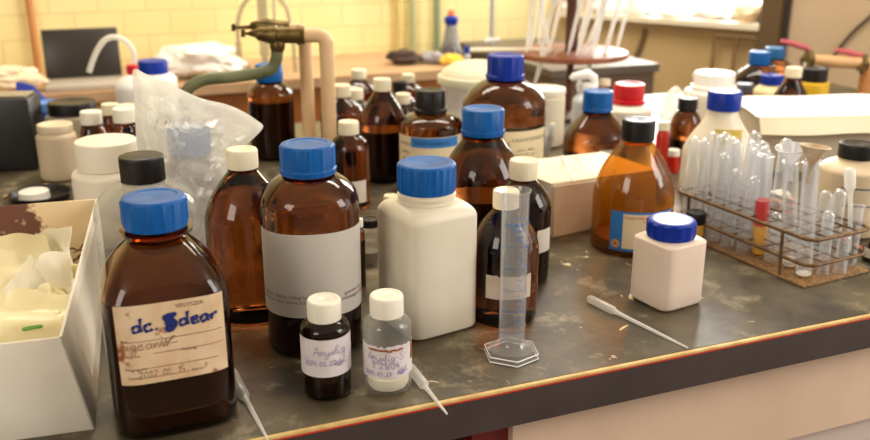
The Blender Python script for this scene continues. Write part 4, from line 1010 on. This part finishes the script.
b = bmesh.new(); tube(b, [D2(284, 33), D2(284, 31)], .01, 8); tube(b, [D(281, 33), D2(281, 30)], .010, 10); mk('bridge', b, BRASS, t)

# ================================================================== left background
s = bottle('small_bottle', 'brown bottle with white cap just left of the plastic bag', 124, 1.56, 106, 26, 22, .62, .66, .84, .7, 2, None, AMB, WCAP, N=0, liq=.5)
bottle('small_bottle', 'brown bottle with white cap beside the wide natural bottle', 91, 1.58, 109, 28, 21, .6, .62, .84, .6, 2, None, AMB, WCAP, N=0, liq=.5)
bottle('small_bottle', 'brown bottle with cream cap in the second line behind, left one', 110, 1.72, 102, 22, 17, .62, .66, .84, .7, 2, None, AMB, CCAP, N=0, liq=.5)
bottle('small_bottle', 'brown bottle with cream cap in the second line behind, by the bag', 127, 1.82, 103, 24, 17, .62, .66, .84, .7, 2, None, AMB, CCAP, N=0, liq=.5)
s = bottle('plastic_jar', 'cloudy clear jar with wide black lid at the back left', 72.5, 1.81, 97, 52, 46, .26, .74, .82, .8, 2, None, film('cloudy_plastic', (.9, .86, .8, 1), .45, (.62, .55, .46, 1), .1, .4, .2), BLACK, cat='jar', N=0, hollow=True, ring=False, rn=.93, liq=.3, liqm=pbr('tan_powder', rgb(176, 148, 112), .8))
bottle('plastic_jar', 'cream translucent jar beside the black case', 55.5, 1.66, 120, 38, 34, .2, .76, .84, .8, 2, None, pbr('dim_cream', rgb(206, 186, 156), .5), pbr('dim_cream_lid', rgb(212, 194, 164), .5), cat='jar', N=0, ring=False, rn=.94)
bottle('small_bottle', 'white-capped bottle peeping over the black case', 21, 1.86, 93, 24, 22, .6, .66, .84, .7, 2, None, HDPE, WCAP, N=0, ring=False)
t = thing('black_case', 'black upright case at the left edge of the bench', 'case', (-.90, 1.735, 0), R(4))
b = bmesh.new(); box(b, .235, .07, .143, (0, 0, .0725), .005); mk('shell', b, pbr('black_plastic', rgb(26, 24, 26), .4), t)
b = bmesh.new(); box(b, .22, .055, .004, (0, 0, .146), .0015); mk('top_panel', b, pbr('grey_top', rgb(150, 134, 110), .5), t)
p = Vector((Xof(40, 1.52, .012), 1.52, 0))
t = thing('shallow_dish', 'shallow black round dish behind the card box', 'dish', p)
b = bmesh.new(); loft(b, [(0, 0), (0, .046), (.012, .052), (.013, .0525), (.013, .050), (.004, .045), (.004, 0)], 40, cap1=False); mk('bowl', b, BLACK, t)
b = bmesh.new(); loft(b, [(0, 0), (0, .026), (.013, .025), (.014, .023), (.014, 0)], 32); tag(mk('loose_lid', b, pbr('milk_lid', rgb(232, 226, 216), .45), loc=p+Vector((-.008, -.006, .0042))), 'loose white lid lying in the black dish', 'lid')
A = at(2, 188, .02); b = bmesh.new(); d = at(46, 176, .02)-A; tube(b, [d*0, d], .003, 8); A.z = .0034; tag(mk('wooden_spatula', b, pbr('pale_wood', rgb(196, 160, 110), .6), loc=A), 'thin pale wooden stick beside the black dish', 'stick')
t = thing('blue_folder', 'dark blue folder propped up behind the black-lidded jar', 'folder', pt(38, 112, 2.08)*1, R(8)); t.location.z = 0
b = bmesh.new(); v = [b.verts.new(q) for q in ((-.06, 0, 0), (.045, 0, 0), (.035, .03, .035), (-.02, .05, .095), (-.055, .05, .105), (-.06, .012, 0), (.045, .012, 0), (.035, .042, .035), (-.02, .062, .095), (-.055, .062, .105))]
for q in ((0, 1, 2, 3, 4), (9, 8, 7, 6, 5), (0, 5, 6, 1), (1, 6, 7, 2), (2, 7, 8, 3), (3, 8, 9, 4), (4, 9, 5, 0)): b.faces.new([v[i] for i in q])
bmesh.ops.bevel(b, geom=b.edges[:], offset=.003, segments=2, affect='EDGES'); mk('cover', b, pbr('folder_blue', rgb(14, 48, 150), .5), t)
bottle('plastic_tub', 'low tub with light blue lid in front of the blue folder', 50, 1.95, 99, 26, 28, .3, .76, .84, .8, 2, None, pbr('tub_blue', rgb(30, 70, 170), .5), pbr('light_blue_lid', rgb(70, 128, 210), .45), cat='tub', N=0, ring=False, rn=.95)
# wash bottle
s = bottle('wash_bottle', 'white wash bottle with red cap and bent clear tube', 132, 2.10, 64, 36, 11, .8, .62, .86, .6, 2, None, pbr('milk_plastic', rgb(232, 228, 220), .45), RED, N=0, ring=False)
o0 = s.root.location; b = bmesh.new(); rz = s.root.rotation_euler.z
P = cr([pt(x, y, 2.12)-o0 for x, y in ((133, 66), (134, 56), (131, 47), (124, 40), (114, 37), (105, 40), (98, 49), (93, 60), (89, 72))], 5); P = [Matrix.Rotation(-rz, 3, 'Z') @ q for q in P]
tube(b, P, .0066, 10); mk('spout_tube', b, film('spout_plastic', (.95, .94, .92, 1), .3, (.95, .93, .88, 1), .2, .4, .2), s.root, 'bent whitish tube')
bottle('plastic_bottle', 'white bottle with blue cap next to the wash bottle', 153, 2.28, 58, 44, 29, .44, .62, .8, .7, 2, None, MATS['milk_plastic'], DBLUE, N=0, ring=False, rn=.95)

# things on the back bench
def bk(px, v):     # a point on the back bench: picture column, distance behind the bench front
    # intersect the column's vertical plane (at z=0) with the line v = const
    lo, hi = -3.0, 2.0
    for _ in range(60):
        m = (lo+hi)/2; p = uv(m, v)
        if 435 + F*p.x/dep(p.y, 0) < px: lo = m
        else: hi = m
    return uv((lo+hi)/2, v)
p0, p1 = bk(46, 2.06), bk(126, 2.06); w = (p1-p0).length
t = thing('laptop', 'open laptop with dark blank screen on the back bench', 'laptop', (p0+p1)/2 - Vector((0, 0, 0)), BA)
b = bmesh.new(); box(b, w, .14, .016, (0, .02, .009), .003); mk('keyboard_base', b, pbr('laptop_grey', rgb(182, 172, 158), .45), t)
b = bmesh.new(); box(b, w*.97, .01, .145, (0, 0, .0725), .003); mk('lid', b, pbr('laptop_dark', rgb(40, 34, 30), .4), t, loc=(0, .085, .018), rot=(R(-14), 0, 0))
b = bmesh.new(); box(b, w*.93, .002, .127, (0, -.006, .074), .001); mk('screen', b, pbr('screen_dark', rgb(44, 36, 30), .35), t, loc=(0, .085, .018), rot=(R(-14), 0, 0))
lumps = [('paper_pile', 'pale folded paper pile left of the laptop', 0, 2.10, .12, .06, .036, pbr('cream_paper2', rgb(236, 216, 184), .8), 2.2, 'paper'),
         ('paper_pile', 'big heap of crumpled white paper behind the bag', 202, 2.12, .125, .07, .05, pbr('white_paper2', rgb(240, 234, 226), .8), 6.6, 'paper'),
         ('yellow_sponge', 'yellow sponge on the back bench', 452, 2.06, .036, .025, .018, pbr('sponge_yellow', rgb(238, 198, 70), .8), 4.9, 'sponge'),
         ('dark_rag', 'dark crumpled rag on the back bench near the sponge', 404, 2.14, .05, .04, .024, pbr('dark_fabric', rgb(70, 52, 46), .8), 12.9, 'rag'),
         ('grey_rag', 'grey crumpled cloth beside the yellow sponge', 432, 2.12, .04, .03, .020, pbr('grey_fabric', rgb(150, 146, 150), .8), 15.9, 'rag')]
for nm, lb, px, v, rx, ry, rz_, m, sd, ct in lumps: filmlump(nm, lb, bk(px, v), rx, ry, rz_, m, sd, ct)
# flask with blue collar
p = bk(451, 2.20); t = thing('conical_flask', 'dark conical flask with blue collar and orange tip', 'flask', p)
k = dep(p.y, .08)/F
b = bmesh.new(); loft(b, [(0, 0), (0, 12*k), (.006, 13*k), (.02, 12.5*k), (.05, 9*k), (.10, 6*k), (.125, 5*k), (.125, 0)], 32); mk('body', b, film('grey_glass', (.55, .55, .6, 1), .7, (.4, .4, .46, 1), .08, .6, .2), t)
b = bmesh.new(); loft(b, [(.002, 0), (.002, 11*k), (.02, 11*k), (.045, 8.5*k), (.045, 0)], 24); mk('contents', b, pbr('brown_contents', rgb(110, 90, 70), .5), t)
b = bmesh.new(); loft(b, [(.118, 0), (.118, 6*k), (.14, 7.5*k), (.15, 4*k), (.15, 0)], 24); mk('collar', b, DBLUE, t)
b = bmesh.new(); loft(b, [(.15, 0), (.15, 3.6*k), (.168, 3*k), (.17, 0)], 20); mk('tip', b, pbr('orange_tip', rgb(220, 110, 60), .5), t)
p = bk(467, 2.03); t = thing('small_vial', 'small clear vial with blue cap in front of the conical flask', 'vial', p)
b = bmesh.new(); loft(b, [(0, 0), (0, .011), (.035, .011), (.04, .007), (.045, .007), (.045, 0)], 20); mk('body', b, FROST, t)
b = bmesh.new(); loft(b, [(.043, 0), (.043, .009), (.066, .008), (.067, 0)], 20); mk('cap', b, DBLUE, t)
# dark shelf unit under carousel at the corner
t = thing('low_cabinet', 'low dark grey cabinet in the far corner behind the carousel', 'cabinet', (0, 0, -.9))
bench('cabinet_body', 1.0, 1.36, 1.62, 2.3, -.9, .015, pbr('grey_brown', rgb(112, 92, 72), .6)); bench('cabinet_top', .99, 1.37, 1.61, 2.32, .015, .04, pbr('grey_lid', rgb(98, 86, 74), .5))
# wall pipes
def wallpipe(label, px, r, z0, z1, mat, lean=0.0, nm='wall_pipe'):
    p = bk(px, WV-.02-r); b = bmesh.new(); tube(b, [Vector((0, 0, z0)), Vector((lean, 0, z1))], r, 12)
    z = z0 + (z1-z0)*.3
    o = mk(nm, b, mat, loc=p); tag(o, label, 'pipe', 'pipes on the tiled wall'); return o
wallpipe('brown pipe on the tiled wall above the laptop', 39, .012, .001, 1.88, pbr('brown_pipe', rgb(196, 136, 80), .5))
wallpipe('grey-green pipe on the tiled wall left of the conical flask', 437, .013, .001, 1.88, pbr('sage_pipe', rgb(136, 146, 112), .5))
wallpipe('thinner green pipe on the tiled wall above the dark rag', 413, .010, .001, 1.88, pbr('pale_sage', rgb(170, 174, 128), .5))
wallpipe('pale yellow pipe on the tiled wall above the green cloth', 399, .012, .001, 1.88, pbr('yellow_pipe', rgb(206, 186, 116), .5))
# looped glass tubing far behind the brass tap
p = bk(266, 2.15); t = thing('distillation_glass', 'arched glass tubing and condenser behind the brass tap', 'glassware', p)
k = dep(p.y, .1)/F; X = lambda x: (x-266)*k
SM = film('smoky_glass', (.82, .80, .72, 1), .55, (.55, .52, .42, 1), .1, .6, .3)
zt = lambda y: Zof(p.y, y)
b = bmesh.new(); tube(b, cr([(X(240), 0, zt(42)), (X(241), 0, zt(22)), (X(248), 0, zt(4)), (X(262), 0, zt(-6)), (X(278), 0, zt(-5)), (X(289), 0, zt(6)), (X(293), 0, zt(24)), (X(295), 0, zt(40)), (X(296), 0, .002)], 5), .007, 10); mk('arched_tube', b, SM, t)
b = bmesh.new(); tube(b, [(0, 0, .002), (0, 0, .05), (0, 0, .055), (0, 0, zt(-20))], [.01, .01, .016, .016], 14); mk('condenser', b, SM, t)
b = bmesh.new(); tube(b, [(X(276), .03, .002), (X(276), .03, zt(-20))], .004, 8); mk('rod', b, MATS['steel'], t)
b = bmesh.new(); loft(b, [(0, 0), (0, .05), (.008, .048), (.01, 0)], 24); mk('base', b, MATS['grey_iron'], t)
b = bmesh.new(); tube(b, [(X(240), 0, zt(42)), (X(240), 0, .03)], .010, 10); loft(b, [(0, 0), (0, .03), (.02, .034), (.04, .012), (.04, 0)], 24, cx=X(240)); mk('receiver', b, SM, t)

# ================================================================== light, world, camera
TZ = .9
for o in C.objects:
    if o.parent is None: o.location.z += TZ
sc = bpy.context.scene
w = bpy.data.worlds.new('daylight'); sc.world = w; w.use_nodes = True
bg = w.node_tree.nodes['Background']; bg.inputs[0].default_value = (1.0, .93, .82, 1); bg.inputs[1].default_value = 1.0
nn = w.node_tree; tc = nn.nodes.new('ShaderNodeTexCoord'); dt = nn.nodes.new('ShaderNodeVectorMath'); dt.operation = 'DOT_PRODUCT'; dt.inputs[1].default_value = (.61, .79, 0)
nn.links.new(tc.outputs['Generated'], dt.inputs[0]); mr = nn.nodes.new('ShaderNodeMapRange'); mr.inputs['From Min'].default_value = .3; mr.inputs['From Max'].default_value = .8; mr.inputs['To Min'].default_value = .36; mr.inputs['To Max'].default_value = 3.5
nn.links.new(dt.outputs['Value'], mr.inputs['Value']); nn.links.new(mr.outputs['Result'], bg.inputs[1])
def area(name, loc, target, sx, sy, power, col):
    l = bpy.data.lights.new(name, 'AREA'); l.shape = 'RECTANGLE'; l.size = sx; l.size_y = sy; l.energy = power; l.color = col
    o = bpy.data.objects.new(name, l); C.objects.link(o); o.location = loc
    o.rotation_euler = (Vector(target)-Vector(loc)).to_track_quat('-Z', 'Y').to_euler(); return o
wc = W0 + WD*.53 + WN*-.25 + Vector((0, 0, .8+TZ))
area('daylight_window', wc, wc + WN, .62, 1.35, 60, (1, .97, .92))
area('ceiling_lamp', (.0, 2.3, 1.87+TZ), (.0, 2.3, 0), 2.4, .35, 50, (1, .93, .8))
area('side_window', (2.6, .6, 1.2+TZ), (0, 1.2, TZ), 1.0, 1.4, 50, (1, .96, .9))
area('room_window', (-1.6, -1.2, 1.3+TZ), (0, 1.0, TZ), 1.0, 1.3, 36, (1, .92, .8))
cam = bpy.data.cameras.new('camera'); co = bpy.data.objects.new('camera', cam); C.objects.link(co)
co.location = (0, 0, HC+TZ); co.rotation_euler = (PI/2-TH, 0, 0)
cam.sensor_width = 36; cam.lens = F/870*36; cam.clip_start = .02
cam.dof.use_dof = True; cam.dof.focus_distance = 1.02; cam.dof.aperture_fstop = 4.8
sc.camera = co
vs = sc.view_settings; vs.view_transform = 'Standard'; vs.look = 'None'; vs.gamma = 1; vs.exposure = -0.12
sc.cycles.transparent_max_bounces = 40; sc.cycles.max_bounces = 14; sc.cycles.transmission_bounces = 12
sc.cycles.sample_clamp_indirect = 6
